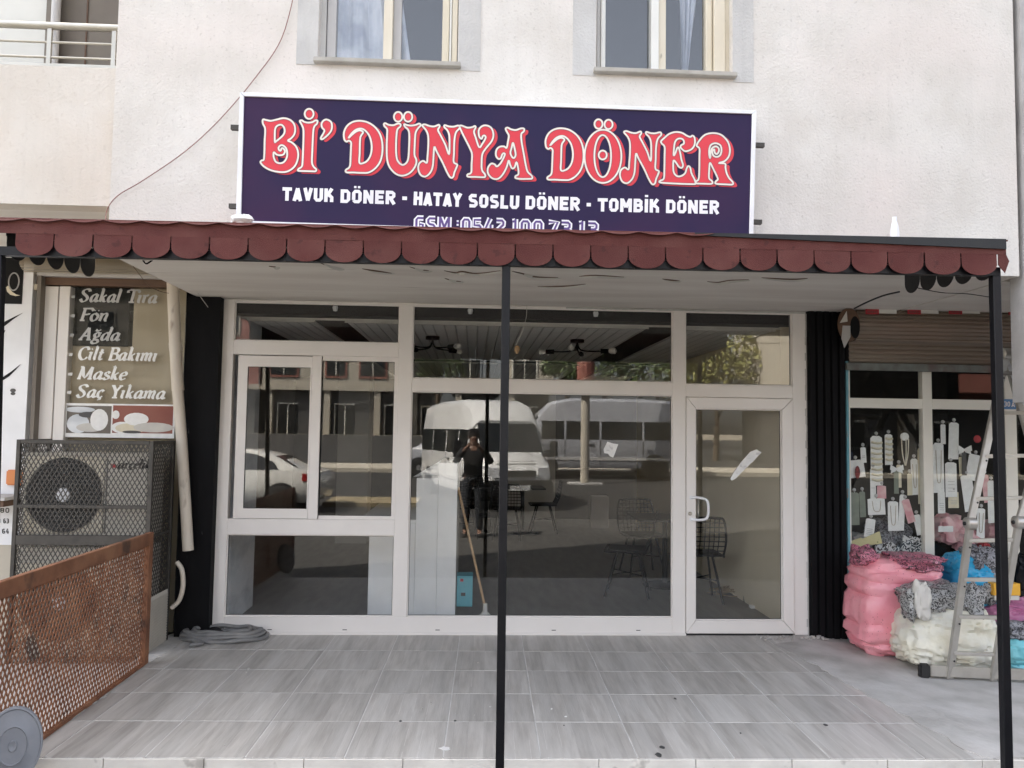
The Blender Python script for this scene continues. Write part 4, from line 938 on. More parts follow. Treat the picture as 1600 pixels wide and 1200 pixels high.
def nib(text, p0, cap, adv, y, mt, parent, name, slant=.22, hwk=.085, rise=0, dy=.0008):
    m = MB(); x = 0
    na = math.radians(20)
    def hw(t): return cap*pxn*(hwk*abs(t.x*math.sin(na)-t.y*math.cos(na))+.026)
    pxn = (CAM-A(p0[0], p0[1], y)).length/FPX*.99
    e = 0
    for ch in text:
        g, ad = NG[ch]
        for st in g:
            pts = cr([(a, b, 0) for a, b in st], 3) if len(st) > 2 else [Vector((a, b, 0)) for a, b in st]
            q = []
            for v in pts:
                pp = A(p0[0]+(x+v.x+v.y*slant)*adv, p0[1]-v.y*cap+rise*(x+v.x), y); q.append((pp.x, pp.z))
            ribbon(m, q, y-dy-e*.00002, hw, False); e = (e+1) % 20
        x += ad+.05
    return m.build(name, K[mt], parent, fix=False)

# ================================================================ left neighbour shop (barber)
LS = thing('barber_shop_front', 'barber shop window at far left with white italic service list and two photographs', 'shopfront')
LY = 0.0
K['tanback'] = mat('tan_backing', (.42, .34, .24), (.46, .38, .28), 1.5, .6)
K['glassbarber'] = glassmat('glassbarber', .010, (.94, .95, .94))
K['glassgoods'] = glassmat('glassgoods', .03, (.97, .98, .975))
def LB(px0, py0, px1, py1, y0, y1, mt, name, parent=LS, bv=0, out=LS):
    a = A((px0+px1)/2, py0, y0); b = A((px0+px1)/2, py1, y0); l = A(px0, (py0+py1)/2, y0); r = A(px1, (py0+py1)/2, y0)
    m = MB(); m.box(l.x, r.x, y0, y1, b.z, a.z); return m.build(name, K[mt], parent, bevel=bv)
LB(96, 449, 282, 1030, LY, LY+.012, 'glassbarber', 'pane')
m = MB(); a = A(98, 449, .05); b = A(186, 552, .05)
# a dark film behind the upper left of the glass
m.box(a.x, A(202, 500, .05).x, .045, .048, A(150, 541, .05).z, A(150, 449, .05).z); m.build('dark_film', K['black'], LS)
m = MB(); m.box(A(96, 600, .05).x, A(285, 600, .05).x, .06, .064, -.0, A(200, 541, .05).z+.0); m.box(A(203, 600, .05).x, A(285, 600, .05).x, .0605, .0645, A(200, 541, .05).z, A(200, 449, .05).z); m.build('backing_sheet', K['tanback'], LS)  # plain tan sheet behind the right and lower part of the glass
LB(50, 447, 77, 1030, LY-.03, LY+.05, 'pvc', 'frame_bar', bv=.003)
LB(79, 447, 96, 1030, LY-.03, LY+.05, 'pvc', 'frame_bar', bv=.003)
LB(43.5, 430, 49.5, 1030, LY-.10, LY+.05, 'taupe', 'frame_bar')
LB(52, 434, 285, 447, LY-.04, LY+.05, 'wood', 'lintel')
LB(52, 444, 60, 453, LY-.07, LY-.041, 'upvc_old', 'shutter_stop')
# rolling shutter coil box above
m = MB(); sx0_, sx1_ = A(42, 420, -.06).x, A(285, 420, -.06).x; z0_, z1_ = A(160, 432.5, -.06).z, ZBB+.0
nsl = 16; cyc = []; 
for i in range(nsl):
    za = z0_+(z1_-z0_)*i/nsl; zb_ = z0_+(z1_-z0_)*(i+1)/nsl; bow = -.10*math.sin(PI*i/nsl)
    m.add([(sx0_, -.06+bow, za), (sx1_, -.06+bow, za), (sx1_, -.075+bow, za+(zb_-za)*.4), (sx0_, -.075+bow, za+(zb_-za)*.4), (sx1_, -.06+bow, zb_-.004), (sx0_, -.06+bow, zb_-.004), (sx1_, -.05+bow, zb_), (sx0_, -.05+bow, zb_)],
        [(0, 1, 2, 3), (3, 2, 4, 5), (5, 4, 6, 7)])
m.build('shutter_slats', K['shutter_l'], LS, kind='stuff', fix=False)
LB(58, 426.5, 285, 433.5, LY-.09, LY-.045, 'pvcgrey', 'shutter_rail')
GYL = LY-.0015
rows = [('- Sakal Tıra', 107, 470.5, 24, 0), ('- Fön', 106, 500.5, 24, 0), ('- Ağda', 104.5, 530.5, 24, 0), ('- Cilt Bakımı', 103.5, 561, 24, 0), ('- Maske', 102.5, 591.5, 24, 0), ('- Saç Yıkama', 101, 620, 24, 0)]
for i, (t, px, py, cap, _) in enumerate(rows):
    nib(t, (px, py), 19.5, 22.5 if i in (0, 3) else (23.5 if i == 5 else 24.5), GYL, 'letter' if i < 3 else 'card', LS, 'lettering', rise=.5)
# two printed photographs with white borders
LB(101, 631, 273, 684, LY-.003, LY-.001, 'card', 'photo_border')
ph = LB(104, 634, 173.5, 677, LY-.0045, LY-.0032, 'taupe', 'printed_photo')
for (cx, cz, rx, rz, mt) in ((155, 656, 12, 15, 'card'), (122, 662, 15, 13, 'marble'), (137, 648, 12, 4, 'shopdark'), (140, 668, 18, 6, 'offwhite'), (125, 640, 20, 4, 'marble')):
    c = A(cx, cz, LY-.0045); s = c4s = (CAM-c).length/FPX; m = MB(); m.disc((c.x, c.z), rx*s, LY-.0052-cx*.000002, LY-.0046, 18, rz*s); m.build('photo_print', K[mt], ph)
ph = LB(176, 634, 270, 677, LY-.0045, LY-.0032, 'brick', 'printed_photo')
for (cx, cz, rx, rz, mt) in ((213, 655, 17, 9, 'card'), (190, 668, 14, 8, 'card'), (240, 668, 28, 7, 'offwhite'), (205, 669, 22, 7, 'cardcream'), (181, 648, 5, 6, 'card'), (206, 675, 13, 2, 'shopdark')):
    c = A(cx, cz, LY-.0045); s = (CAM-c).length/FPX; m = MB(); m.disc((c.x, c.z), rx*s, LY-.0052-cx*.000002, LY-.0046, 18, rz*s); m.build('photo_print', K[mt], ph)
# far left wall with black logo panel and thorn decals
LW = thing('white_wall_panel', 'white panel wall with black logo square and thorn decals at the far left', 'wall')
def LBw(*a, **k): return LB(*a, parent=LW, **k)
LBw(-420, 380, 42.5, 850, -.09, .2, 'signwhite', 'wall'); LBw(-420, 850, 42.5, 1040, -.085, .2, 'cream_far', 'plinth')
LBw(-60, 402, 35.5, 474, -.097, -.091, 'black', 'logo_panel')
c = A(21.5, 440, -.1); s = (CAM-c).length/FPX
m = MB(); m.tube([(c.x+6.5*s*math.cos(2*PI*k/24), -.099, c.z+11.5*s*math.sin(2*PI*k/24)) for k in range(24)], .0055, 6, True); lg = m.build('logo_ring', K['pvcgrey'], LW, smooth=True)
lf = [(9.5, 449), (12, 446.5), (15, 447.5), (14.5, 451), (19, 456), (25, 460), (31.5, 461.5), (24, 462.5), (16, 460.5), (11, 455.5)]
m = MB(); m.prism([(A(a, b, -.1).x, A(a, b, -.1).z) for a, b in lf], -.1, -.0975); m.build('logo_leaf', K['cardcream'], LW)
for th in ([(35, 489), (20, 499), (5, 511), (-2, 520), (-2, 512), (8, 502), (22, 495)], [(32, 569), (18, 580), (0, 592), (0, 597), (14, 588), (25, 577)], [(8, 516), (4, 526), (-2, 530), (-2, 518)]):
    m = MB(); m.prism([(A(a, b, -.094).x, A(a, b, -.094).z) for a, b in th], -.0935, -.0905); m.build('thorn_decal', K['black'], LW)
for cx, cz, rr in ((20, 610, 3.6), (20, 615, 3)):
    c = A(cx, cz, -.094); s = (CAM-c).length/FPX; m = MB(); m.disc((c.x, c.z), rr*s, -.0932, -.0906, 14, rr*.7*s); m.build('decal_dot', K['shopdark'], LW)
for t, a, b in (('4480', (-16, 801), (15, 801.5)), ('053', (-22, 818), (1, 818)), ('63', (5, 818), (14, 818)), ('4', (-8, 834), (-1, 834)), ('64', (3, 834), (14, 834))):
    block(t, a, b, 8, -.092, [(.12, 'black', .0)], LW, 'lettering')
bt = thing('wall_shelf', 'thin brown topped shelf at the left edge beside the cage', 'shelf')
a = A(-60, 778, -.35); b = A(16, 778, -.35)
m = MB(); m.box(a.x, b.x, -.42, -.1, a.z-.012, a.z+.012); m.build('top', K['pvcgrey'], bt)
m = MB(); m.box(a.x, b.x-.02, -.40, -.1, a.z-.06, a.z-.0125); m.build('front_strip', K['wood'], bt)
LBo = A(11, 746, -.13); m = MB(); m.box(LBo.x, LBo.x+.16, -.15, -.092, LBo.z-.06, LBo.z+.06)
solo(m, 'orange_tray', K['orange'], 'small orange panel on the white wall behind the cage corner', 'panel', bevel=.01)

# ================================================================ caged air conditioners
CG = thing('air_conditioner_cage', 'brown steel mesh cage locked around two outdoor air conditioner units', 'cage')
cy0, cy1 = -.60, -.17
def cxp(px, py=760, y=cy0): return A(px, py, y).x
cx0, cx1 = cxp(22), cxp(237); czt = A(130, 688, cy0).z; czb = .0-.06
def CB(x0, x1, z0, z1, y0=None, y1=None, nm='frame_bar', mt='grill', bv=.002, p=CG):
    m = MB(); m.box(x0, x1, cy0 if y0 is None else y0, cy0+.03 if y1 is None else y1, z0, z1); return m.build(nm, K[mt], p, bevel=bv)
CB(cx0, cx0+.028, czb, czt); CB(cx1-.03, cx1, czb, czt); CB(cx0+.0285, cx1-.0305, czt-.028, czt)
zz1 = A(130, 792, cy0).z; CB(cx0+.0285, cx1-.0305, zz1-.012, zz1+.012)
zz2a, zz2b = A(130, 837, cy0).z, A(130, 852, cy0).z; CB(cx0+.0285, cx1-.0305, zz2b, zz2a, mt='grill')
CB(cx1-.03, cx1, czb, czt, cy1-.03, cy1); CB(cx0, cx0+.03, czb, czt, cy1-.03, cy1)
CB(cx1-.028, cx1-.002, czt-.028, czt, cy0+.031, cy1-.031); CB(cx0+.002, cx0+.028, czt-.028, czt, cy0+.031, cy1-.031)
zz3 = A(250, 835, -.4).z; CB(cx1-.022, cx1-.006, zz3-.01, zz3+.01, cy0+.031, cy1-.031)
def lattice(mb, o, ux, uz, W, H, dx, dz, sw, th, nrm):
    """crossing diagonal strips clipped to a W x H rectangle at origin o"""
    o, ux, uz, nrm = Vector(o), Vector(ux), Vector(uz), Vector(nrm)
    L = math.hypot(dx, dz)
    for sgn, off in ((1, 0), (-1, th*1.02)):
        k = -int(H/dz*1)-2
        n = int(W/dx)+int(H/dz)+4
        for i in range(-int(H/dz)-2, int(W/dx)+int(H/dz)+4):
            # line through (i*dx, 0) with slope dz/dx*sgn
            x0 = i*dx; pts = []
            t0, t1 = 0.0, H/dz; xa_ = x0; xb_ = x0+sgn*t1*dx
            # clip to 0..W
            tl, th_ = 0.0, t1
            if sgn > 0: tl = max(tl, (0-x0)/dx); th_ = min(th_, (W-x0)/dx)
            else: tl = max(tl, (x0-W)/dx); th_ = min(th_, x0/dx)
            if th_-tl < .05: continue
            p = o+ux*(x0+sgn*tl*dx)+uz*(tl*dz)+nrm*off; q = o+ux*(x0+sgn*th_*dx)+uz*(th_*dz)+nrm*off
            d = (q-p).normalized(); a = d.cross(nrm).normalized()*sw/2; b = nrm*(th/2)
            mb.hexa([p-a-b, p+a-b, p+a+b, p-a+b], [q-a-b, q+a-b, q+a+b, q-a+b])
m = MB(); lattice(m, (cx0+.02, cy0+.012, czb), (1, 0, 0), (0, 0, 1), cx1-cx0-.04, czt-czb-.02, .034, .058, .0075, .002, (0, 1, 0)); m.build('mesh_panel', K['grill'], CG, kind='stuff', fix=False)
m = MB(); lattice(m, (cx1-.014, cy0+.03, czb+.45), (0, 1, 0), (0, 0, 1), cy1-cy0-.05, czt-czb-.47, .034, .058, .0085, .002, (1, 0, 0)); m.build('mesh_panel', K['grill'], CG, kind='stuff', fix=False)
m = MB(); lattice(m, (cx0+.014, cy0+.03, czb), (0, 1, 0), (0, 0, 1), cy1-cy0-.05, czt-czb-.02, .034, .058, .0075, .002, (1, 0, 0)); m.build('mesh_panel', K['grill'], CG, kind='stuff', fix=False)
m = MB(); lattice(m, (cx0+.02, cy1-.014, czb), (1, 0, 0), (0, 0, 1), cx1-cx0-.04, czt-czb-.02, .034, .058, .0075, .002, (0, 1, 0)); m.build('mesh_panel', K['grill'], CG, kind='stuff', fix=False)
CB(cx1-.008, cx1-.002, czb, czb+.46, cy0+.035, cy1-.035, 'side_sheet', 'acbody')
m = MB(); lattice(m, (cx1+.001, cy0+.05, czb+.03), (0, 1, 0), (0, 0, 1), cy1-cy0-.09, .40, .02, .02, .003, .0012, (1, 0, 0)); m.build('side_relief', K['acbody'], CG, kind='stuff', fix=False)
def ac_unit(zc0, zc1, label, lettered):
    o = thing('air_conditioner', label, 'air conditioner', group='caged air conditioners')
    y0, y1 = cy0+.10, cy1-.03; x0, x1 = cxp(34, 760, y0), cxp(231, 760, y0)
    m = MB(); m.box(x0, x1, y0, y1, zc0, zc1); m.build('body', K['acbody'], o, bevel=.01)
    m = MB(); m.box(x0-.002, x1+.002, y0-.004, y1, zc1-.03, zc1+.004); m.build('top_cover', K['acbody'], o, bevel=.004)
    fx = cxp(101, 775, y0); H = zc1-zc0; R_ = min(.275, H*.46); fz = zc0+H*.5
    q = R_*1.04
    m = MB(); m.box(fx-q, fx+q, y0-.006, y0-.0005, fz-q, fz+q); m.build('fan_surround', K['upvc_old'], o, bevel=.004)
    m = MB(); m.disc((fx, fz), R_, y0-.012, y0-.007, 40); m.build('fan_opening', K['acdark'], o)
    m = MB()
    for i in range(14):
        rr = .055+(R_-.055)*i/13; m.tube([(fx+rr*math.cos(2*PI*k/36), y0-.022, fz+rr*math.sin(2*PI*k/36)) for k in range(36)], .0016, 4, True)
    for i in range(36):
        a = 2*PI*i/36; m.tube([(fx+(.05+(R_-.05)*t)*math.cos(a+t*.9), y0-.019, fz+(.05+(R_-.05)*t)*math.sin(a+t*.9)) for t in (0, .25, .5, .75, 1)], .0016, 4)
    m.build('fan_grille', K['wire'], o, smooth=True)
    m = MB(); m.lathe([(0, -.03), (.05, -.028), (.056, -.02)], (fx, y0, fz), 20, 'Y'); m.build('hub_cap', K['signwhite'], o, smooth=True)
    for k in range(3): m = MB(); a = 2*PI*k/3+.3; m.add([(fx+.05*math.cos(a), y0-.0125, fz+.05*math.sin(a)), (fx+R_*.93*math.cos(a-.35), y0-.0135, fz+R_*.93*math.sin(a-.35)), (fx+R_*.93*math.cos(a+.35), y0-.0125, fz+R_*.93*math.sin(a+.35))], [(0, 1, 2)]); m.build('fan_blade', K['acdark'], o, fix=False)
    m = MB(); xq = cxp(166, 775, y0); m.box(xq-.004, xq+.004, y0-.003, y0-.0005, zc0+.02, zc1-.04); m.build('seam', K['shopdark'], o)
    return o, y0
o, y0 = ac_unit(A(130, 838, -.5).z, A(130, 709, -.5).z, 'upper caged air conditioner lettered arçelik with round fan', True)
nib('arçelik', (184, 732), 14, 15.5, y0-.001, 'black', o, 'logo_lettering', slant=.3, hwk=.10)
m = MB(); c = A(177.5, 728, y0); m.box(c.x-.02, c.x+.02, y0-.004, y0-.001, c.z-.013, c.z+.013); m.build('logo_mark', K['redfab'], o)
ac_unit(czb+.02, A(130, 856, -.5).z, 'lower caged air conditioner half hidden by the rusty lattice panel', False)

# ================================================================ rusty lattice panel
a = Fz(228, 1036, 0.0); far = Vector((a.x, a.y, 0)); zt_l = A(233, 831, far.y).z
LP = thing('lattice_panel', 'rusty brown lattice fence panel along the left edge of the terrace', 'lattice')
vx = A(0, 907, far.y).x
pn = Fz(48, 1167, 0.0); dirv = (Vector((pn.x, pn.y, 0))-far); Lp = 2.65; dirv.normalize(); dv = dirv; nv = Vector((dirv.y, -dirv.x, 0))
if nv.x < 0: nv = -nv
def LPb(s0, s1, z0, z1, w_=.035, nm='frame_bar'):
    m = MB(); p = far+dv*s0; q = far+dv*s1
    m.hexa([p-nv*w_/2+Vector((0,0,z0)), p+nv*w_/2+Vector((0,0,z0)), p+nv*w_/2+Vector((0,0,z1)), p-nv*w_/2+Vector((0,0,z1))], [q-nv*w_/2+Vector((0,0,z0)), q+nv*w_/2+Vector((0,0,z0)), q+nv*w_/2+Vector((0,0,z1)), q-nv*w_/2+Vector((0,0,z1))])
    return m.build(nm, K['rust'], LP, bevel=.003)
LPb(0, .065, .0, zt_l); LPb(.0655, Lp, zt_l-.085, zt_l-.002); LPb(.0655, Lp, -.012, .018); LPb(Lp, Lp+.06, 0, zt_l)
m = MB(); lattice(m, tuple(far+dv*.05+Vector((0, 0, .012))-nv*.006), tuple(dv), (0, 0, 1), Lp-.04, zt_l-.10, .036, .064, .0088, .004, tuple(nv)); m.build('lattice_strips', K['rust'], LP, kind='stuff', fix=False)
K['grey_lid'] = mat('grey_lid', (.24, .25, .27), (.2, .21, .23), 6, .6, .3, 30)
# grey disc leaning in the corner
gd = thing('round_lid', 'grey round metal lid leaning on the terrace corner at bottom left', 'lid')
c = A(20, 1165, -2.62); m = MB(); n_ = Vector((.45, -1, .12)).normalized(); t1 = n_.cross(Vector((0, 0, 1))).normalized(); t2 = t1.cross(n_)
prof = [(0, .012), (.02, .016), (.024, .011), (.07, .012), (.074, .016), (.080, .011), (.125, .008), (.138, .006), (.143, .012), (.150, .010), (.152, -.012)]
vs = []; n = 40
for r_, h in prof:
    for k in range(n): vs.append(c+t1*r_*.8*math.cos(2*PI*k/n)+t2*r_*1.15*math.sin(2*PI*k/n)+n_*h)
m.add(vs, [(i*n+k, i*n+(k+1) % n, (i+1)*n+(k+1) % n, (i+1)*n+k) for i in range(len(prof)-1) for k in range(n)])
m.build('lid', K['grey_lid'], gd, smooth=True)

# ================================================================ drain pipe, hose, wires
DP = thing('drain_pipe', 'dirty cream plastic drainpipe leaning against the black column', 'pipe')
Yp = -.20
def pp(px, py, y=Yp): p = A(px, py, y); return (p.x, p.y, p.z)
m = MB(); m.tube([pp(270, 440), pp(274, 540), pp(278, 610)], .046, 14); m.build('pipe', K['pipe'], DP, smooth=True)
m = MB(); m.tube([pp(276.5, 596), pp(284, 690), pp(294, 860)], .042, 14); m.build('pipe', K['pipe'], DP, smooth=True)
m = MB(); m.tube([pp(274, 536), pp(275, 548)], .050, 14); m.build('pipe_collar', K['pipe'], DP, smooth=True)
m = MB(); m.tube(cr([pp(276, 878), pp(284, 890), pp(286, 915), pp(280, 938), pp(268, 950)], 4), .018, 10); solo(m, 'pipe_stub', K['pipe'], 'short curved cream hose stub sticking out of the cage side', 'hose', smooth=True)
HS = thing('garden_hose', 'coiled grey hose lying at the left foot of the shop frame', 'hose')
hc = Fz(352, 997, 0)
r = random.Random(9)
for k in range(7):
    ra = .33-.022*k+r.uniform(-.01, .01); rb = .17-.012*k; zc = .018+.020*(k % 3)+.006*k*.4; ox = r.uniform(-.03, .03); oy = r.uniform(-.015, .015)
    pts = [(hc.x+ox+ra*math.cos(t)*(1+.04*math.sin(3*t+k)), hc.y+oy+rb*math.sin(t)*(1+.05*math.cos(2*t+k)), zc+.006*math.sin(5*t+k)) for t in [2*PI*i/40 for i in range(40)]]
    m = MB(); m.tube(pts, .0165, 8, True); m.build('coil', K['hose'], HS, smooth=True)
m = MB(); p = Fz(296, 1008, .02); m.tube(cr([(hc.x-.05, hc.y-.14, .02), (hc.x-.2, hc.y-.15, .02), (p.x+.08, p.y+.05, .02), (p.x, p.y, .02)], 5), .0135, 10); m.build('hose_end', K['hose'], HS, smooth=True)
m = MB(); vs = [(hc.x-.26, hc.y+.01, .045), (hc.x-.1, hc.y-.09, .04), (hc.x+.05, hc.y-.06, .035), (hc.x-.07, hc.y+.05, .07), (hc.x-.16, hc.y+.08, .075), (hc.x+.2, hc.y+.05, .07), (hc.x+.12, hc.y-.03, .05)]
m.add(vs, [(0, 1, 3, 4), (1, 2, 3), (2, 6, 5)]); solo(m, 'dark_cloth', K['blackpaint'], 'black rag lying inside the coiled grey hose', 'cloth', fix=False)
m = MB(); m.tube(cr([A(462, -20, WY-.02), A(440, 60, WY-.02), A(400, 120, WY-.02), A(345, 185, WY-.02), A(290, 236, WY-.02), A(225, 281, WY-.02), A(185, 305, WY-.02), A(168, 326, WY-.02), A(165, 345, WY-.04)], 6), .0028, 6)
solo(m, 'thin_wire', mat('wire_brown', (.25, .12, .10)), 'thin reddish wire sagging across the stucco wall left of the sign', 'wire', smooth=True)
def wire(pts, r, lb, mt='blacksteel', nm='cable'):
    m = MB(); m.tube(cr(pts, 6), r, 6); return solo(m, nm, K[mt], lb, 'cable', smooth=True)
wire([A(1405, 456, -1.5), A(1380, 462, -1.2), A(1355, 472, -.9), A(1335, 482, -.35)], .006, 'dark cable hanging under the right end of the soffit')
wire([A(1425, 448, -1.55), A(1470, 457, -1.5), A(1510, 459, -1.45), A(1545, 464, -1.4)], .003, 'thin black wire along the soffit behind the right post')
wire([A(222, 404, -1.45), A(228, 412, -1.45), A(236, 408, -1.45), A(244, 402, -1.45)], .005, 'short twisted black wire end poking from the soffit at left')
wire([A(200, 405, -1.2), A(215, 425, -.9), A(235, 448, -.5), A(262, 458, -.25), A(280, 456, -.2)], .0022, 'thin brown wire looping to the drainpipe top', 'wood')
wire([A(299, 443, -.3), A(312, 462, -.25), A(325, 480, -.12)], .0025, 'pale thin wire on the black left column', 'offwhite')
wire([A(824, 462, -.02), A(823, 480, -.02), A(822, 497, -.02), A(815, 520, -.02), A(806, 539, -.02)], .0028, 'thin cord carrying the hanging wooden bulb', 'offwhite')
c = A(808, 546, -.03); m = MB(); m.lathe([(0, .034), (.016, .028), (.024, .01), (.022, -.012), (.012, -.024), (.012, -.036), (0, -.038)], (c.x, c.y, c.z), 14)
solo(m, 'hanging_bulb', K['broomw'], 'small brown bulb holder hanging on a cord before the upper pane', 'bulb', smooth=True)

# ================================================================ right neighbour shop (accessories)
RS = thing('accessory_shop_front', 'cream framed accessory shop window with a half raised brown roller shutter at right', 'shopfront')
def RB(px0, py0, px1, py1, y0, y1, mt, name, parent=RS, bv=0):
    a = A((px0+px1)/2, py0, y0); b = A((px0+px1)/2, py1, y0); l = A(px0, (py0+py1)/2, y0); r = A(px1, (py0+py1)/2, y0)
    m = MB(); m.box(l.x, r.x, y0, y1, b.z, a.z); return m.build(name, K[mt], parent, bevel=bv)
XE = XR+1.2
zf0 = -.03
m = MB(); m.box(A(1319.5, 760).x, A(1322.8, 760).x, -.055, .1, zf0, A(1321, 565).z); m.build('blue_jamb', K['teal'], RS)
m = MB(); m.box(A(1323.2, 760, -.01).x, A(1327, 760, -.01).x, -.04, .06, zf0, A(1325, 577).z); m.build('frame_bar', K['frame_w'], RS)
xj = A(1327.2, 760).x
zt_r, z_h1, z_h0, z_b = A(1450, 580).z, A(1385, 622.5).z, A(1385, 638).z, A(1450, 870).z
vb = [(1443, 1458), (1572, 1590)]
xv = [(A(a, 740, -.01).x, A(b, 740, -.01).x) for a, b in vb]
for a, b in xv: m = MB(); m.box(a, b, -.015, .05, zf0, zt_r+.03); m.build('frame_bar', K['frame_w'], RS, bevel=.003)
segs_ = [(xj, xv[0][0]), (xv[0][1], xv[1][0]), (xv[1][1], XE)]
for a, b in segs_:
    m = MB(); m.box(a+.0005, b-.0005, -.015, .05, z_h0, z_h1); m.build('frame_bar', K['frame_w'], RS, bevel=.003)
    m = MB(); m.box(a+.0005, b-.0005, -.015, .05, zf0, .06); m.build('frame_bar', K['frame_w'], RS)
    for (z0, z1) in ((.06, z_h0), (z_h1, zt_r+.03)):
        m = MB(); m.box(a+.001, b-.001, .02, .026, z0, z1); m.build('pane', K['glassgoods'], RS)
# shop interior
m = MB(); m.box(XE+1.45, XE+1.5, .06, 3.4, -.05, 2.7); m.box(xj-.1, XE+1.5, 3.4, 3.5, -.05, 2.7); m.box(xj-.1, xj-.05, .06, 3.4, -.05, 2.7); m.box(xj-.1, XE+1.5, .06, 3.4, 2.6, 2.7); m.box(xj-.04, XE+1.5, .06, 3.4, -.04, -.02)
m.build('inner_wall', K['darkroom'], RS)
m = MB(); m.box(xj+.02, XE, .08, .55, z_b-.2, z_b-.16); m.build('display_shelf', K['shopdark'], RS)
# shutter: bulging coil cover above, curtain below, bottom rail
zc1, zc0 = A(1450, 483, -.12).z, A(1450, 534.5, -.12).z
m = MB(); xsl = A(1334, 510, -.12).x; n = 9
for i in range(n):
    za = zc0+(zc1-zc0)*i/n; zb_ = zc0+(zc1-zc0)*(i+1)/n; bow = -.14-.06*math.sin(PI*(i+.3)/n); bow2 = -.14-.06*math.sin(PI*(i+1.3)/n); h = zb_-za
    m.add([(xsl, bow, za), (XE, bow, za), (XE, bow-.010, za+h*.3), (xsl, bow-.010, za+h*.3), (XE, bow-.004, za+h*.7), (xsl, bow-.004, za+h*.7), (XE, bow2, zb_), (xsl, bow2, zb_)], [(0, 1, 2, 3), (3, 2, 4, 5), (5, 4, 6, 7)])
m.add([(xsl, -.14, zc0), (XE, -.14, zc0), (XE, -.05, zc0-.01), (xsl, -.05, zc0-.01)], [(0, 1, 2, 3)])
m.build('coil_cover_slats', K['shutter'], RS, kind='stuff', fix=False)
zd1_, zd0_ = A(1450, 533, -.05).z, A(1450, 568.5, -.05).z
m = MB(); n = 5
for i in range(n):
    za = zd0_+(zd1_-zd0_)*i/n; h = (zd1_-zd0_)/n; x0 = xj-.02
    m.add([(x0, -.05, za), (XE, -.05, za), (XE, -.064, za+h*.35), (x0, -.064, za+h*.35), (XE, -.058, za+h*.8), (x0, -.058, za+h*.8), (XE, -.05, za+h), (x0, -.05, za+h)], [(0, 1, 2, 3), (3, 2, 4, 5), (5, 4, 6, 7)])
m.build('shutter_slats', K['shutter'], RS, kind='stuff', fix=False)
RB(1324, 569, 1597, 580.5, -.075, -.03, 'shutrail', 'shutter_rail', bv=.003)
m = MB(); m.box(A(1319, 478).x, XE, -.12, .3, zc1+.002, ZS-.004); m.build('head_board', K['wood'], RS)
for px in (1363, 1428.5, 1493, 1586):
    q = RB(px-10.5, 482, px+10.5, 491 if px < 1500 else 492, -.205, -.2035, 'redfab', 'red_sticker')
    m = MB(); c = A(px, 487, -.206); 
    for k in range(9): m.box(c.x-.040+k*.010, c.x-.036+k*.010, -.2062, -.2051, c.z-.008-.006*(k % 3 == 1), c.z+.004+.006*(k % 2))
    m.build('sticker_print', K['shopdark'], q)
    RB(px+10.6, 482, px+38, 490, -.204, -.203, 'cardcream' if 0 else 'upvc_white', 'pale_strip')
# round end plate of the shutter box with its hole
m = MB(); c = A(1327, 507, -.22); s = (CAM-c).length/FPX
m.disc((c.x, c.z), 16*s, -.222, -.20, 28, 24*s); ep = m.build('end_plate', K['wood'], RS, bevel=.003)
m = MB(); m.disc((c.x+8*s, c.z-4*s), 7*s, -.226, -.2225, 24, 16*s); m.build('plate_hole', K['black'], ep)
m = MB(); m.prism([(c.x-14*s, c.z+2*s), (c.x-4*s, c.z+19*s), (c.x-3*s, c.z+4*s)], -.2275, -.2226); m.build('bent_tab', K['offwhite'], ep)
m = MB(); m.prism([(c.x-10*s, c.z-2*s), (c.x+1*s, c.z-2*s), (c.x+1*s, c.z-18*s), (c.x-8*s, c.z-34*s), (c.x-12*s, c.z-20*s)], -.2275, -.2226); m.build('bracket', K['pvcgrey'], ep)
# house number plate
np2 = thing('number_plate', 'small blue house number plate reading 30A on the shop frame behind the ladder', 'plate')
a, b = A(1567, 623.5, -.03), A(1588, 639.5, -.03)
m = MB(); m.box(a.x, b.x, -.03, -.026, b.z, a.z); m.build('plate', K['blueplate'], np2, bevel=.001)
for t, p0, p1 in (('30', (1568.5, 635.5), (1578.5, 635.7)), ('A', (1580, 635.7), (1586, 636))): block(t, p0, p1, 8.5, -.0305, [(.10, 'cream', .0002)], np2, 'lettering')

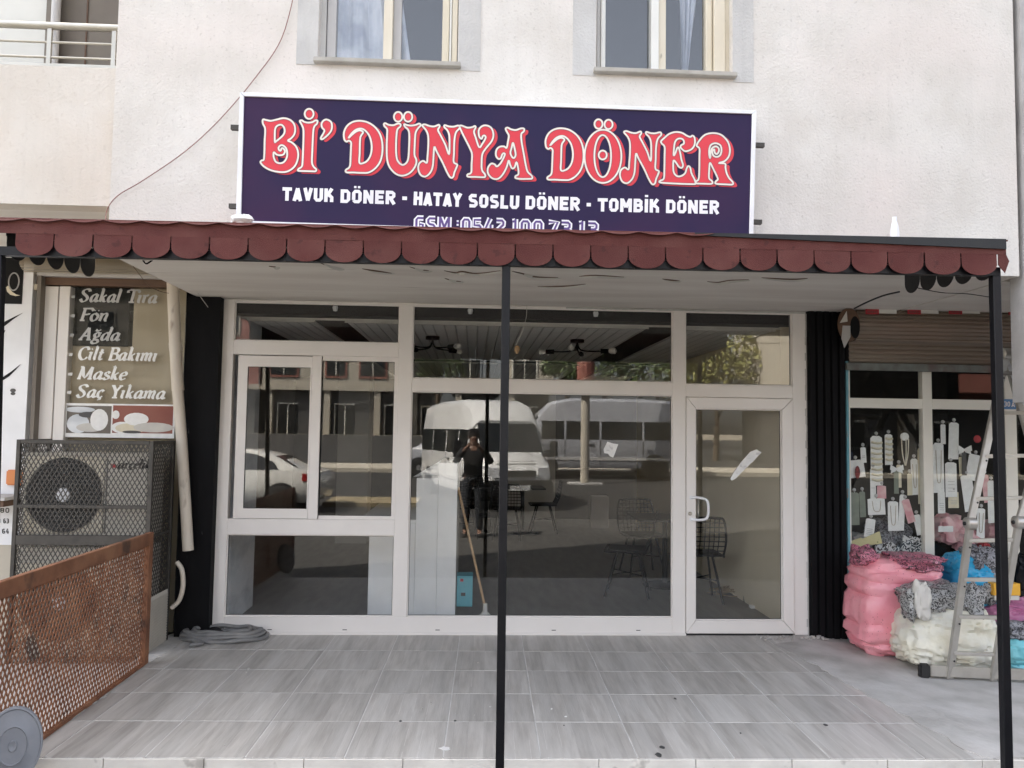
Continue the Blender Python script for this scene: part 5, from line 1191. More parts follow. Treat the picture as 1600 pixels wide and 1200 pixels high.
# merchandise
def card(x0, y0, x1, y1, mt, lb, Y=.012, tilt=0, cat='hanging card', hook=True, name='hanging_card', g='goods hanging in the accessory shop window', deco=None):
    t = thing(name, lb, cat, group=g); Y = .045+rnd.random()*.02
    cx, cy = (x0+x1)/2, (y0+y1)/2; c = A(cx, cy, Y); s = (CAM-c).length/FPX
    w_, h_ = (x1-x0)*s/2, (y1-y0)*s/2; m = MB(); ca, sa = math.cos(tilt), math.sin(tilt)
    P_ = lambda a, b: (c.x+a*ca-b*sa, c.z+a*sa+b*ca)
    pts = [P_(-w_, -h_), P_(w_, -h_*.98), P_(w_*.96, h_*.92), P_(w_*.5, h_), P_(-w_*.6, h_), P_(-w_, h_*.9)]
    m.prism(pts, Y-.002, Y); m.build('card', K[mt], t)
    if hook:
        q = P_(0, h_); m = MB(); m.lathe([(0, -.012), (.012, -.008), (.016, 0)], (q[0], Y, q[1]+.022), 12, 'Y'); m.tube([(q[0], Y-.006, q[1]+.022), (q[0], Y-.006, q[1]-.004)], .0022, 6); m.build('suction_hook', K['pvcgrey'], t, smooth=True)
    if deco == 'ruffle':
        n = max(3, int((y1-y0)/8)); m = MB()
        for k in range(n):
            z = h_*.75-2*h_*.85*k/n; a, b = P_(-w_*.9, z), P_(w_*.9, z-.004); m.tube(cr([(a[0], Y-.006, a[1]), ((a[0]+b[0])/2, Y-.016, (a[1]+b[1])/2-.008), (b[0], Y-.006, b[1])], 4), .0095, 8)
        m.build('ruffles', K['cardcream'], t, smooth=True)
    if deco == 'print':
        m = MB()
        for k in range(rnd.randint(2, 4)):
            z = -h_*.1-h_*.75*k/4; a = P_(-w_*.6, z); b = P_(w_*.6, z); m.bar((a[0], Y-.0025, a[1]), (b[0], Y-.0025, b[1]), .0006, .004, up=(0, 0, 1))
        m.build('print', K['pvcgrey'], t)
    if deco == 'chain':
        m = MB(); a, b = P_(-w_*.5, h_*.7), P_(w_*.5, h_*.7); d = P_(0, -h_*.6); m.tube(cr([(a[0], Y-.004, a[1]), (d[0]-w_*.35, Y-.004, d[1]+h_*.2), (d[0], Y-.004, d[1]), (d[0]+w_*.35, Y-.004, d[1]+h_*.2), (b[0], Y-.004, b[1])], 4), .0022, 5); m.build('chain', K['rope'], t)
    return t
G_ = [
 (1361,685,1378,755,'card','tall white card with cream ruffled bands, leftmost upper row',0,'ruffle'),
 (1383,681,1394,724,'card','narrow wavy cream ruffle strip hanging right of the banded card',0,'ruffle'),
 (1360,734,1368,777,'card','narrow white tag with barcode lines below the banded card',0,'print'),
 (1424,720,1434,770,'card','plain narrow white card left of the cream mullion',0.02,'chain'),
 (1434.5,705,1441.5,782,'cardcream','long beige card tight beside the cream mullion',0,None),
 (1357,780,1382,803,'card','wide pale card with copper jewellery above the plastic bags',.03,'chain'),
 (1388,786,1403,827,'card','white arched card with a dark hair pin',0,'chain'),
 (1405,776,1413,826,'card','slim white card slightly tilted beside the arched one',-.06,None),
 (1414,782,1425,815,'pinkfab','pink and white slanted tag crossing the slim card',.28,None),
 (1459,697,1474,765,'card','large white card with thin necklace right of the mullion',0,'chain'),
 (1483,664,1497,714,'card','thick white card stack hung highest on the right pane',-.04,None),
 (1478,726,1494,773,'card','white rounded tag hanging under the card stack',0,'print'),
 (1482.5,770,1497,792,'cardcream','small cream price tag printed with lines, below the rounded tag',0,'print'),
 (1505,746,1521,795,'card','white tilted card with dangling strap beside the ladder rail',.12,None),
 (1512,713,1530,748,'card','crumpled white card partly behind the ladder rail',-.2,None),
 (1536,745,1546,782,'pinkfab','pink ribbon card between ladder and black post',.1,None),
 (1544,756,1554,812,'card','long white tag hanging beside the black post',0,None),
 (1328,772,1342,818,'sage','sage green long pouch hanging at the lower left corner',0,None),
 (1343.5,770,1352,806,'sage','slimmer sage green pouch right of the long one',.03,None),
 (1401,728,1408,760,'cardcream','small cream tag under the middle bow of the left pane',0,None),
 (1345,700,1353,722,'card','small white earring card at the left jamb',.05,'print'),
 (1466,770,1476,800,'card','small white tag low beside the right side of the mullion',0,'print'),
 (1499,716,1507,742,'cardcream','narrow cream tag under the right hand bow',.04,None),
 (1418,742,1425,772,'cardcream','slim cream tag in the middle of the left pane',0,None),
 (1352,812,1366,838,'card','white folded card low in the left pane above the heap',-.15,'print'),
 (1430,806,1440,834,'card','white label tilted beside the foot of the mullion',.2,None),
 (1470,665,1477,692,'card','tiny white tag high on the right pane',0,None),
 (1371,760,1384,778,'pinkfab','small pinkish square packet in the left pane',0,None),
 (1527,798,1538,838,'card','white tag with gold jewellery low beside the ladder hinge',-.05,'chain'),
]
for (x0, y0, x1, y1, mt, lb, tl, dc) in G_: card(x0, y0, x1, y1, mt, lb, tilt=tl, deco=dc)
t = card(1326.5, 720, 1350, 745, 'card', 'white square card holding a red and black mesh piece', tilt=.12)
c = A(1340, 738, .03); m = MB(); m.disc((c.x, c.z), .022, .03, .034, 14, .055); o = m.build('red_mesh', K['coralc'], t)
t = thing('pearl_necklace', 'white domed stand with hanging pearl strands in the upper window', 'necklace'); c = A(1413.5, 680, .05); s = (CAM-c).length/FPX
m = MB(); m.disc((c.x, c.z-2*s), 5.8*s, .045, .06, 16, 5.5*s); m.build('dome', K['card'], t)
m = MB()
for k in (-1, 1, .3): m.tube(cr([(c.x+k*5*s, .045, c.z-5*s), (c.x+k*4*s, .045, c.z-25*s), (c.x+k*.5*s, .045, c.z-42*s)], 5), .0045, 6)
m.build('strands', K['pearl'], t, smooth=True)
for (cx, cy, lb) in ((1400, 733, 'white ribbon bow hanging in the middle of the left pane'), (1506, 703, 'white ribbon bow hanging on the right pane near the ladder')):
    t = thing('ribbon_bow', lb, 'bow'); c = A(cx, cy, .05); s = (CAM-c).length/FPX; m = MB()
    for sg in (-1, 1):
        m.add([(c.x, .045, c.z+1.5*s), (c.x+sg*9*s, .035, c.z+6.5*s), (c.x+sg*10*s, .035, c.z-1*s), (c.x, .045, c.z-1.5*s)], [(0, 1, 2, 3)]); m.add([(c.x, .044, c.z), (c.x+sg*8*s, .036, c.z-1*s), (c.x+sg*9*s, .036, c.z-6*s), (c.x+sg*1*s, .043, c.z-3*s)], [(0, 1, 2, 3)])
    m.build('bow', K['card'], t, fix=False); m = MB(); m.box(c.x-3.2*s, c.x+3.2*s, .046, .05, c.z-34*s, c.z-3*s); m.build('strap', K['sage' if cx < 1450 else 'shopdark'], t)
c = A(1527, 686, .05); m = MB(); m.lathe([(0, -.014), (.02, -.012), (.034, 0)], (c.x, .05, c.z), 12, 'Y'); solo(m, 'red_heart', K['redfab'], 'red heart shaped decoration near the ladder top of the window', 'decoration', smooth=True)
# piled goods on the display shelf
def heap(px, py, rx, ry, Y, mt, lb, seed, cat='packed goods', dy=.12, nm='packed_goods', amp=.32, fr=5):
    c = A(px, py, Y); s = (CAM-c).length/FPX; blob(nm, K[mt], lb, cat, (c.x, Y, c.z), (rx*s, dy, ry*s), seed, amp, fr, 36, crk=.10)
heap(1385, 838, 34, 26, .25, 'bag_greyp', 'clear plastic wrapped grey goods piled behind the glass, left pane', 4)
heap(1341, 848, 17, 14, .2, 'pvcgrey', 'grey blue cloth bundle in the lower left window corner', 5)
heap(1478, 826, 22, 20, .2, 'pinkfab', 'pale pink garments piled right of the mullion', 6)
heap(1504, 838, 17, 18, .16, 'pinkfab', 'pink garment with white tag near the ladder hinge', 8)
heap(1548, 828, 11, 13, .2, 'pinkfab', 'small pink soft toy beside the black post', 9)
heap(1550, 856, 24, 12, .2, 'bag_greyp', 'grey packets under the ladder rung', 10)
heap(1530, 851, 8, 6, .15, 'redfab', 'small dark red packet behind the ladder rung', 11)
def sheetp(poly, Y, mt, lb, nm, cat):
    m = MB(); m.prism([(A(a, b, Y).x, A(a, b, Y).z) for a, b in poly], Y-.003, Y); return solo(m, nm, K[mt], lb, cat)
sheetp([(1327, 846), (1345, 840), (1347, 842), (1374, 830), (1378.5, 849), (1356, 852), (1346, 859), (1331, 862)], .04, 'yelprint', 'yellow sheet printed with green butterflies above the pink bag', 'printed_sheet', 'cloth')
sheetp([(1411, 836), (1440, 840), (1440, 864), (1408, 860)], .04, 'bwprint', 'black and white bold patterned cloth beside the mullion', 'patterned_cloth', 'cloth')
sheetp([(1368, 852), (1392, 846), (1413, 862), (1411, 868), (1368, 866)], .035, 'bwprint', 'black and white flat packets above the pink bag', 'patterned_packets', 'packets')
sheetp([(1466, 822), (1489, 822), (1489, 831), (1466, 831)], .06, 'card', 'white boxed tag lying on the pink garments', 'white_box', 'box')

# bags on the pavement
def bag(px0, py0, px1, py1, Y, dy, mt, lb, seed, kind, group=None):
    c = A((px0+px1)/2, (py0+py1)/2, Y); l = A(px0, (py0+py1)/2, Y).x; r_ = A(px1, (py0+py1)/2, Y).x; t_ = A((px0+px1)/2, py0, Y).z; b_ = A((px0+px1)/2, py1, Y).z
    def fn(d, th, ph):
        if kind == 'roll':
            k = 1.02-sum(.085*math.exp(-((d.z-zc_+.035*math.sin(ph*2+zc_*9))/.05)**2) for zc_ in (-.66, -.34, -.02, .28, .56))*(1+.4*noise.noise(Vector((ph*2, th*2, seed)))); d = Vector((d.x*k*(1-.05*d.z), d.y*k, d.z))
            w_ = .025*noise.noise(Vector((ph*1.5, th*9, seed))); d = d*(1+w_*2)
        elif kind == 'sack':
            k = 1.0+.10*(-d.z)-.16*max(0, d.z)**2; d = Vector((d.x*k, d.y*k, d.z)); 
            w_ = noise.noise(Vector((ph*.9, th*6+math.sin(ph*2), seed))); d = d*(1-.07*(1-abs(w_))**8)
        return d
    o = blob('stuffed_bag', K[mt], lb, 'bag', (c.x, Y, c.z), ((r_-l)/2*(1.0 if kind == 'roll' else .95), dy, (t_-b_)/2), seed, .05 if kind == 'roll' else .09, 4, 110, fn, group, flat=-.035, sq=.52 if kind == 'roll' else .72, crk=.008 if kind == 'roll' else .038)
    return o, c
BG_ = 'stuffed bags in front of the accessory shop'
bag(1331, 868, 1464, 1021, -.34, .27, 'bag_pink', 'tall pink stuffed bag with small dark dots standing beside the black column', 21, 'roll', BG_)
heap(1424, 878, 40, 12, -.42, 'bag_pinkprint', 'black printed top layer of cloth inside the tall pink bag', 31, 'cloth', .22, 'printed_cloth')
heap(1350, 868, 17, 15, -.36, 'bag_pinkprint', 'printed pink tuft sticking up at the left of the pink bag', 32, 'cloth', .14, 'printed_cloth')
bag(1395, 925, 1552, 1046, -.72, .27, 'bag_white', 'large cream white plastic sack behind the ladder legs', 22, 'sack', BG_)
heap(1462, 932, 48, 20, -.74, 'bag_leopard', 'grey cloth with black speckled print filling the white sack', 33, 'cloth', .2, 'printed_cloth')
heap(1424, 944, 12, 22, -.86, 'bag_leopard', 'speckled cloth bulging at the left shoulder of the white sack', 34, 'cloth', .08, 'printed_cloth')
heap(1515, 942, 17, 26, -.84, 'bag_leopard', 'speckled cloth showing behind the ladder rail', 35, 'cloth', .1, 'printed_cloth')
heap(1440, 938, 12, 24, -.92, 'offwhite', 'twisted white handle flap of the large sack', 36, 'bag flap', .05, 'bag_flap')
bag(1466, 860, 1560, 950, -.30, .26, 'bag_blue', 'bright blue stuffed bag between the pink bag and the black post', 23, 'sack', BG_)
heap(1532, 884, 24, 26, -.36, 'bag_greyp', 'grey leopard print bundle lying on the blue bag', 37, 'bundle', .18, 'printed_bundle')
bag(1512, 928, 1640, 1000, -.42, .25, 'bag_mauve', 'dull mauve pink stuffed bag behind the black post', 24, 'sack', BG_)
heap(1538, 926, 20, 16, -.52, 'bag_leopard', 'red and black patterned packet above the mauve bag', 38, 'packet', .08, 'printed_packet')
bag(1540, 972, 1660, 1046, -.72, .26, 'bag_cyan', 'pale turquoise stuffed bag at the right edge of the pavement', 25, 'sack', BG_)
heap(1600, 985, 36, 12, -.80, 'bag_greyp', 'dark printed cloth on the turquoise bag', 39, 'cloth', .14, 'printed_cloth')
heap(1590, 905, 14, 30, -.36, 'blackpaint', 'black bundle at the right edge above the mauve bag', 40, 'bundle', .12, 'bundle')
a = A(1550, 911, -.6); b = A(1592, 930, -.6); m = MB(); m.box(a.x, b.x, -.62, -.5, b.z, a.z); y_ = solo(m, 'yellow_box', K['yellow'], 'yellow carton with a white base on top of the mauve bag', 'box', bevel=.003)
m = MB(); m.box(a.x+.01, b.x-.005, -.612, -.505, b.z-.035, b.z-.0005); m.build('base', K['offwhite'], y_)

# ================================================================ ladder
LD = thing('folding_ladder', 'folding aluminium ladder standing in front of the bags and accessory window', 'ladder')
fL, fR = Fz(1483, 1060, -.03), Fz(1551, 1063, -.03)
hL, hR = A(1516, 818, fL.y-.10), A(1592, 816, fR.y-.14)
tL = A(1572, 553, hL.y+.18); tR = A(1668, 553, hR.y+.18)
def rail(p, q, nm='rail'):
    m = MB(); m.bar(p, q, .024, .058, up=(1, .2, 0)); return m.build(nm, K['alu'], LD, bevel=.004)
rail(fL, hL); rail(fR, hR); rail(hL, tL); rail(hR, tR)
def lerp(a, b, t): return a+(b-a)*t
def rungs(p0, p1, q0, q1, ts):
    for t in ts:
        a, b = lerp(p0, p1, t), lerp(q0, q1, t); m = MB(); m.bar(a, b, .030, .026); o = m.build('rung', K['alu'], LD, bevel=.004)
        m = MB(); m.bar(a+Vector((0, -.0158, .003)), b+Vector((0, -.0158, .003)), .002, .003); m.build('rung_groove', K['pvcgrey'], o)
rungs(fL, hL, fR, hR, [.165, .40, .64, .89])
rungs(hL, tL, hR, tR, [.14, .385, .64, .88])
for h in (hL, hR, tL, tR):
    m = MB(); m.lathe([(0, -.038), (.030, -.036), (.044, -.028), (.044, .028), (.030, .036), (0, .038)], (h.x, h.y, h.z), 20, 'X'); m.build('hinge', K['alu'], LD, smooth=True)
    m = MB(); m.lathe([(0, -.05), (.012, -.048), (.014, -.036)], (h.x, h.y, h.z), 12, 'X'); m.build('hinge_bolt', K['acdark'], LD, smooth=True)
bL = A(1640, 900, tL.y+.5); m = MB(); m.bar(tL+Vector((.02, .03, 0)), A(1612, 700, tL.y+.25), .024, .058, up=(1, .2, 0)); m.build('rail', K['alu'], LD, bevel=.004)
m = MB(); m.bar(tL+Vector((.0, .03, .01)), A(1606, 640, tL.y+.1), .02, .03, up=(1, .2, 0)); m.build('rail', K['signwhite'], LD, bevel=.004)
dr = (fR-fL).normalized(); sa = fL-dr*.13; sb_ = fR+dr*.6
m = MB(); m.bar(sa+Vector((0, 0, .05)), sb_+Vector((0, 0, .05)), .03, .075); m.build('stabiliser_bar', K['alu'], LD, bevel=.004)
m = MB(); m.bar(sa-dr*.075+Vector((0, 0, .045)), sa+Vector((0, 0, .045)), .05, .10); m.build('rubber_foot', K['rubber'], LD, bevel=.012)
for t in (.12, .36, .6, .85):
    for (p0, p1) in ((fL, hL), (hL, tL)):
        q = lerp(p0, p1, t); m = MB(); m.lathe([(0, -.005), (.007, -.004), (.007, .0)], (q.x+.0, q.y-.030, q.z), 8, 'Y'); m.build('rivet', K['acdark'], LD)

# ================================================================ shop interior
IN = thing('shop_interior', 'empty dark restaurant room behind the glass', 'room'); del IN['category']; del IN['label']; IN['kind'] = 'structure'
def IB(x0, x1, y0, y1, z0, z1, mt, nm, **k): m = MB(); m.box(x0, x1, y0, y1, z0, z1); return m.build(nm, K[mt], IN, **k)
xw0, xw1, yb = -1.95, 2.80, 8.4
IB(-4.5, 4.5, .161, yb+.1, -.1, -.002, 'tile_in', 'floor')
IB(xw1, xw1+.12, .30, 6.4, 0, 2.9, 'beige', 'right_wall'); IB(xw1+.121, 4.5, 6.3, 6.4, 0, 2.9, 'inwall', 'wall')
IB(xw0-.12, xw0, .30, 1.0, 0, 2.9, 'marble', 'left_wall'); IB(-3.4, -3.3, 1.0, yb, 0, 2.9, 'inwall', 'left_wall')
IB(-3.3, xw0-.121, .9, 1.0, 0, 2.9, 'inwall', 'wall')
IB(-3.4, 4.5, yb, yb+.1, 0, 2.9, 'inwall', 'back_wall')
IB(.65, 1.6, yb-.5, yb-.003, 0, 2.9, 'inpale', 'pale_column'); IB(-1.9, -1.45, 5.0, 5.4, 0, 2.9, 'inpale', 'pale_column')
IB(-3.25, -2.6, 3.2, 3.25, 0, 2.9, 'inpale', 'wall_panel')
zc = 2.60
IB(-3.4, 4.5, .161, yb, zc+.025, zc+.2, 'black', 'ceiling')
def cpan(x0, x1, y0, y1): 
    m = MB(); m.box(x0, x1, y0, y1, zc, zc+.02); m.build('ceiling_panel', K['ceiling_w'], IN)
    m = MB(); m.box(x0-.02, x1+.02, y0-.015, y0-.002, zc-.004, zc+.016); m.box(x0-.02, x1+.02, y1+.002, y1+.015, zc-.004, zc+.016); m.build('cornice', K['offwhite'], IN)
cpan(-1.05, 1.62, .42, 3.9); cpan(2.0, xw1-.02, .42, 3.9); cpan(-1.9, -1.35, .42, 3.9); cpan(-1.05, 1.62, 4.4, 8.0); cpan(2.0, xw1-.02, 4.4, 8.0); cpan(-3.2, -1.35, 4.4, 8.0)
m = MB(); m.box(xw0, xw1, .30, .315, zc+.0, zc+.018); m.build('cornice', K['offwhite'], IN)
for i, px in enumerate((524, 735, 931)):
    c = A(px, 480, .12); m = MB(); m.lathe([(0, -.045), (.018, -.04), (.024, -.01), (.012, .02), (0, .02)], (c.x, c.y, zt0-.0), 12)
    solo(m, 'spotlight', K['signwhite'], ('small white spotlight under the frame head, left bay', 'small white spotlight under the frame head, beside the middle post', 'small white spotlight under the frame head, right of the middle post')[i], 'spotlight', 'white spotlights', smooth=True)
# counter
CT = thing('service_counter', 'white L shaped service counter with a tall panel behind the glass', 'counter')
yc = .62
c0, c1, c2, c3 = A(575, 900, yc).x, A(640, 850, yc).x, A(684, 800, yc).x, A(714, 800, yc).x
def CB_(x0, x1, y0, y1, z0, z1, nm, mt='counter'): m = MB(); m.box(x0, x1, y0, y1, z0, z1); return m.build(nm, K[mt], CT, bevel=.003)
zA = A(600, 812, yc).z; zB = A(660, 747, yc).z; zC = A(700, 723, yc).z
CB_(c0, c1+.05, yc+.01, yc+1.5, 0, zA-.03, 'low_cabinet'); CB_(c0-.10, c1+.05, yc, yc+1.52, zA-.0295, zA, 'low_top')
CB_(c1+.051, c2, yc, yc+.5, 0, zB, 'tall_cabinet'); CB_(c2+.001, c3, yc+.002, yc+1.3, 0, zC, 'tall_panel')
m = MB(); m.prism([(c1-.02, zB-.02), (c2-.002, zC), (c2-.002, zB+.001)], yc+.502, yc+.53); m.build('sloped_end', K['counter'], CT)
# broom
BR = thing('broom', 'broom with a wooden handle leaning against the white counter end', 'broom')
p = A(758, 957, .42); q = A(716, 762, .72); m = MB(); m.tube([(p.x, p.y, .12), q], .012, 8); m.build('handle', K['broomw'], BR, smooth=True)
m = MB(); m.lathe([(.018, .15), (.02, .08), (.05, .05), (.07, .0), (0, 0)], (p.x, p.y, .01), 14); m.build('head', K['offwhite'], BR, smooth=True)
blob('floor_cloth', K['offwhite'], 'white mop cloth lying at the foot of the broom', 'cloth', (p.x+.01, p.y, .015), (.10, .06, .02), 3, .5, 5)
a, b = A(714, 900, .75), A(738, 948, .75); m = MB(); m.box(a.x, b.x, .75, .95, b.z, a.z); tb = solo(m, 'teal_carton', K['tealbox'], 'slim teal carton with small red print beside the counter', 'carton', bevel=.002)
m = MB(); m.box(a.x+.03, a.x+.06, .7485, .7495, a.z-.05, a.z-.025); m.build('red_print', K['redfab'], tb)
m = MB(); m.box(a.x+.04, a.x+.08, .7485, .7495, a.z-.18, a.z-.15); m.build('dark_print', K['shopdark'], tb)

def make_chair(label):
    t = thing('wire_chair', label, 'chair', group='black wire chairs')
    m = MB(); W = .22
    rim = cr([(-W, .20, .46), (-W, -.18, .46), (-.17, -.22, .46), (.17, -.22, .46), (W, -.18, .46), (W, .20, .46)], 4)
    m.tube(rim, .013, 6); m.build('seat_rim', K['blacksteel'], t)
    m = MB(); m.box(-W+.01, W-.01, -.20, .20, .455, .475); m.build('seat', K['blacksteel'], t, bevel=.008)
    m = MB(); m.tube(cr([(-W, .18, .46), (-W-.01, .25, .62), (-W+.02, .29, .82), (-.12, .30, .845), (.12, .30, .845), (W-.02, .29, .82), (W+.01, .25, .62), (W, .18, .46)], 5), .012, 6); m.build('back_rim', K['blacksteel'], t)
    m = MB()
    for i in range(1, 9): x = -W+.02+i*(2*W-.04)/9; m.tube([(x, .19, .46), (x*1.03, .25, .62), (x, .295, .84)], .0048, 4)
    for j in range(1, 8): z = .47+j*.047; y = .20+.10*(z-.46)/.38; m.tube([(-W, y, z), (W, y, z)], .0048, 4)
    m.build('back_grid', K['blacksteel'], t)
    for sx in (-1, 1):
        for sy in (-1, 1):
            m = MB(); m.tube([(sx*.13, sy*.10, .46), (sx*.21, sy*.22+.0, 0)], .012, 6); m.build('leg', K['blacksteel'], t)
    m = MB()
    m.tube([(-.17, -.16, .22), (.17, .16, .22)], .006, 6); m.tube([(.17, -.16, .22), (-.17, .16, .22)], .006, 6); m.build('brace', K['blacksteel'], t)
    return t
def make_table(label):
    t = thing('cafe_table', label, 'table', group='black cafe tables')
    m = MB(); m.box(-.35, .35, -.35, .35, .725, .75); m.build('tabletop', K['tabletop'], t, bevel=.004)
    m = MB(); m.tube([(0, 0, .02), (0, 0, .725)], .03, 10); m.build('column', K['blacksteel'], t, smooth=True)
    m = MB(); m.lathe([(0, 0), (.24, 0), (.24, .012), (.04, .03), (0, .03)], n=24); m.build('base', K['blacksteel'], t, smooth=True)
    return t
ch0 = make_chair('black wire chair seen from behind through the door glass')
tb0 = make_table('black square table between the two nearest wire chairs')
spots = [(ch0, 2.35, 1.35, PI*.98, None), ('c', 1.70, 1.6, -PI/2-.25, 'black wire chair left of the door, seen from the side'), ('c', 2.1, 2.75, .1, 'black wire chair at the far side of the near table'),
         ('c', -.05, 5.7, PI+.05, 'black wire chair left of the middle post, back to the window'), ('c', .62, 5.6, PI-.1, 'black wire chair just right of the middle post'), ('c', 1.25, 6.4, -PI/2, 'black wire chair at the right end of the far tables'), ('c', .2, 7.2, .0, 'black wire chair at the rear of the far tables')]
for s_, x, y, rz, lb in spots:
    o = s_ if s_ is ch0 else dup(ch0)
    o.location = (x, y, 0); o.rotation_euler = (0, 0, rz)
    if lb: o['label'] = lb
for i, (x, y, lb) in enumerate(((2.2, 2.05, None), (.15, 6.4, 'black square table left in the far group behind the middle post'), (.9, 6.3, 'black square table right in the far group'))):
    o = tb0 if i == 0 else dup(tb0); o.location = (x, y, 0)
    if lb: o['label'] = lb
def make_light(lb):
    t = thing('ceiling_lamp', lb, 'lamp', group='black ceiling lamps')
    m = MB(); m.lathe([(0, 0), (.07, 0), (.07, -.03), (0, -.03)], n=18); m.build('canopy', K['blacksteel'], t)
    for k in range(4):
        a = PI/4+k*PI/2; ca, sa = math.cos(a), math.sin(a); m = MB(); m.tube(cr([(0, 0, -.03), (ca*.03, sa*.03, -.10), (ca*.12, sa*.12, -.12), (ca*.26, sa*.26, -.12)], 4), .008, 6); arm = m.build('arm', K['blacksteel'], t, smooth=True)
        m = MB(); m.tube([(ca*.24, sa*.24, -.12), (ca*.32, sa*.32, -.12)], .024, 10); m.build('socket', K['blacksteel'], arm)
        m = MB(); m.tube([(ca*.32, sa*.32, -.12), (ca*.345, sa*.345, -.12), (ca*.385, sa*.385, -.12), (ca*.40, sa*.40, -.12)], [.014, .03, .03, .008], 12); m.build('bulb', K['offwhite'], arm, smooth=True)
    return t
l0 = make_light('black four armed ceiling lamp left of the middle post')
def at_ceiling(px, py): d = ray(px, py); return CAM+d*((zc-.01-CAM.z)/d.z)
p = at_ceiling(676, 527); l0.location = (p.x, p.y, zc-.002)
l1 = dup(l0); l1['label'] = 'black four armed ceiling lamp right of the middle post'; p = at_ceiling(902, 532); l1.location = (p.x, p.y, zc-.002); l1.rotation_euler = (0, 0, .5)
# cable heap, glass offcut, small box
cc = Fz(1143, 928, 0); r = random.Random(8); pts = []
for i in range(60):
    a = i*.72; rr = .06+.13*r.random(); pts.append((cc.x+rr*math.cos(a)*1.1+.03*math.sin(i*.21), cc.y+rr*math.sin(a)*.8, .012+.07*r.random()*(1-rr*3.5)+.01))
m = MB(); m.tube(cr(pts, 4), .0045, 5); m.tube(cr([(cc.x-.25, cc.y+.02, .01), (cc.x-.05, cc.y-.16, .01), (cc.x+.2, cc.y-.14, .01), (cc.x+.26, cc.y-.05, .01)], 6), .005, 5)
solo(m, 'cable_heap', K['rope'], 'tangled heap of tan cable on the floor behind the door', 'cable', smooth=True)
a = Fz(1182, 942, 0); m = MB(); m.hexa([(a.x, a.y, 0), (a.x-.12, a.y+.03, 0.0), (a.x-.05, a.y+.28, .36), (a.x+.10, a.y+.25, .33)], [(a.x+.008, a.y+.002, 0), (a.x-.112, a.y+.034, 0), (a.x-.042, a.y+.284, .36), (a.x+.108, a.y+.254, .33)])
solo(m, 'glass_offcut', K['glassdark'], 'piece of greenish glass leaning on the beige wall', 'glass')
a = Fz(1180, 951, 0); m = MB(); m.box(a.x-.04, a.x+.04, a.y, a.y+.06, .0, .025); solo(m, 'small_packet', K['card'], 'small white packet on the floor behind the door', 'packet')
a = A(924, 797, 7.0); b = A(951, 827, 7.0); m = MB(); m.box(a.x, b.x, 7.0, 7.2, 0, .55); solo(m, 'waste_bin', K['pvcgrey'], 'small grey bin standing at the dark rear of the room', 'bin', bevel=.01)

# ================================================================ the street behind the camera
def wheelset(t, xs, hw, r_, zc_):
    for x in xs:
        for s in (-1, 1):
            m = MB(); m.lathe([(r_*.6, -.10), (r_*.92, -.11), (r_, -.07), (r_, .07), (r_*.92, .11), (r_*.6, .10)], (x, s*hw, zc_), 24, 'Y'); wv = m.build('wheel', K['tyre'], t, smooth=True)
            m = MB(); m.lathe([(0, s*.07), (r_*.2, s*.085), (r_*.58, s*.06), (r_*.62, s*.10), (r_*.62, -s*.09), (0, -s*.09)], (x, s*hw, zc_), 20, 'Y'); m.build('rim', K['rim'], wv, smooth=True)
def sect(x, w_, zb, zt, tw=None):
    tw = tw if tw is not None else w_*.93
    h = zt-zb
    L_ = [(w_*.86, zb), (w_*.98, zb+h*.16), (w_, zb+h*.5), (w_*.97, zb+h*.82), (tw, zb+h*.97), (tw*.8, zt)]
    return [(x, a, b) for a, b in L_]+[(x, -a, b) for a, b in reversed(L_)]
CR = thing('white_sedan', 'white sedan car parked across the pavement, reflected in the sliding window', 'car')
S = [(-2.22, .70, .42, .78), (-2.16, .80, .30, .92), (-1.9, .86, .24, .99), (-1.45, .88, .22, 1.0), (-.5, .89, .21, .96), (.6, .89, .21, .93), (1.2, .88, .22, .90), (1.8, .84, .24, .80), (2.15, .74, .28, .68), (2.25, .6, .36, .58)]
m = MB(); m.loft([sect(*s) for s in S]); m.build('body', K['carwhite'], CR, smooth=True)
def ghs(x, wb, wt, zb, zt): return [(x, wb, zb), (x, (wb*.35+wt*.65), zb+(zt-zb)*.7), (x, wt*.95, zt-.02), (x, wt*.6, zt), (x, -wt*.6, zt), (x, -wt*.95, zt-.02), (x, -(wb*.35+wt*.65), zb+(zt-zb)*.7), (x, -wb, zb)]
m = MB(); m.loft([ghs(-1.75, .74, .68, .96, .985), ghs(-1.2, .80, .62, .96, 1.27), ghs(-.6, .82, .60, .95, 1.41), (ghs(.0, .82, .60, .94, 1.43)), ghs(.5, .81, .58, .92, 1.37), ghs(1.0, .78, .62, .90, 1.12), ghs(1.35, .74, .68, .88, .91)]); m.build('cabin', K['carwhite'], CR, smooth=True)
for s in (-1, 1):
    for poly in ([(-1.28, .99), (-1.16, 1.14), (-.75, 1.31), (-.42, 1.35), (-.42, .98)], [(-.34, .98), (-.34, 1.355), (.3, 1.35), (.48, 1.30), (.95, .98)]):
        def yy(z): return s*(.825-.20*((z-.95)/.46))
        m = MB(); m.add([(x, yy(z)+s*.012, z) for x, z in poly], [tuple(range(len(poly)))]); m.add([(x, yy(z)-s*.03, z) for x, z in poly], [tuple(range(len(poly)))]); m.build('side_window', K['carglass'], CR, fix=False)
    m = MB(); m.box(.0, .14, s*.885, s*.905, .80, .825); m.build('door_handle', K['carwhite'], CR)
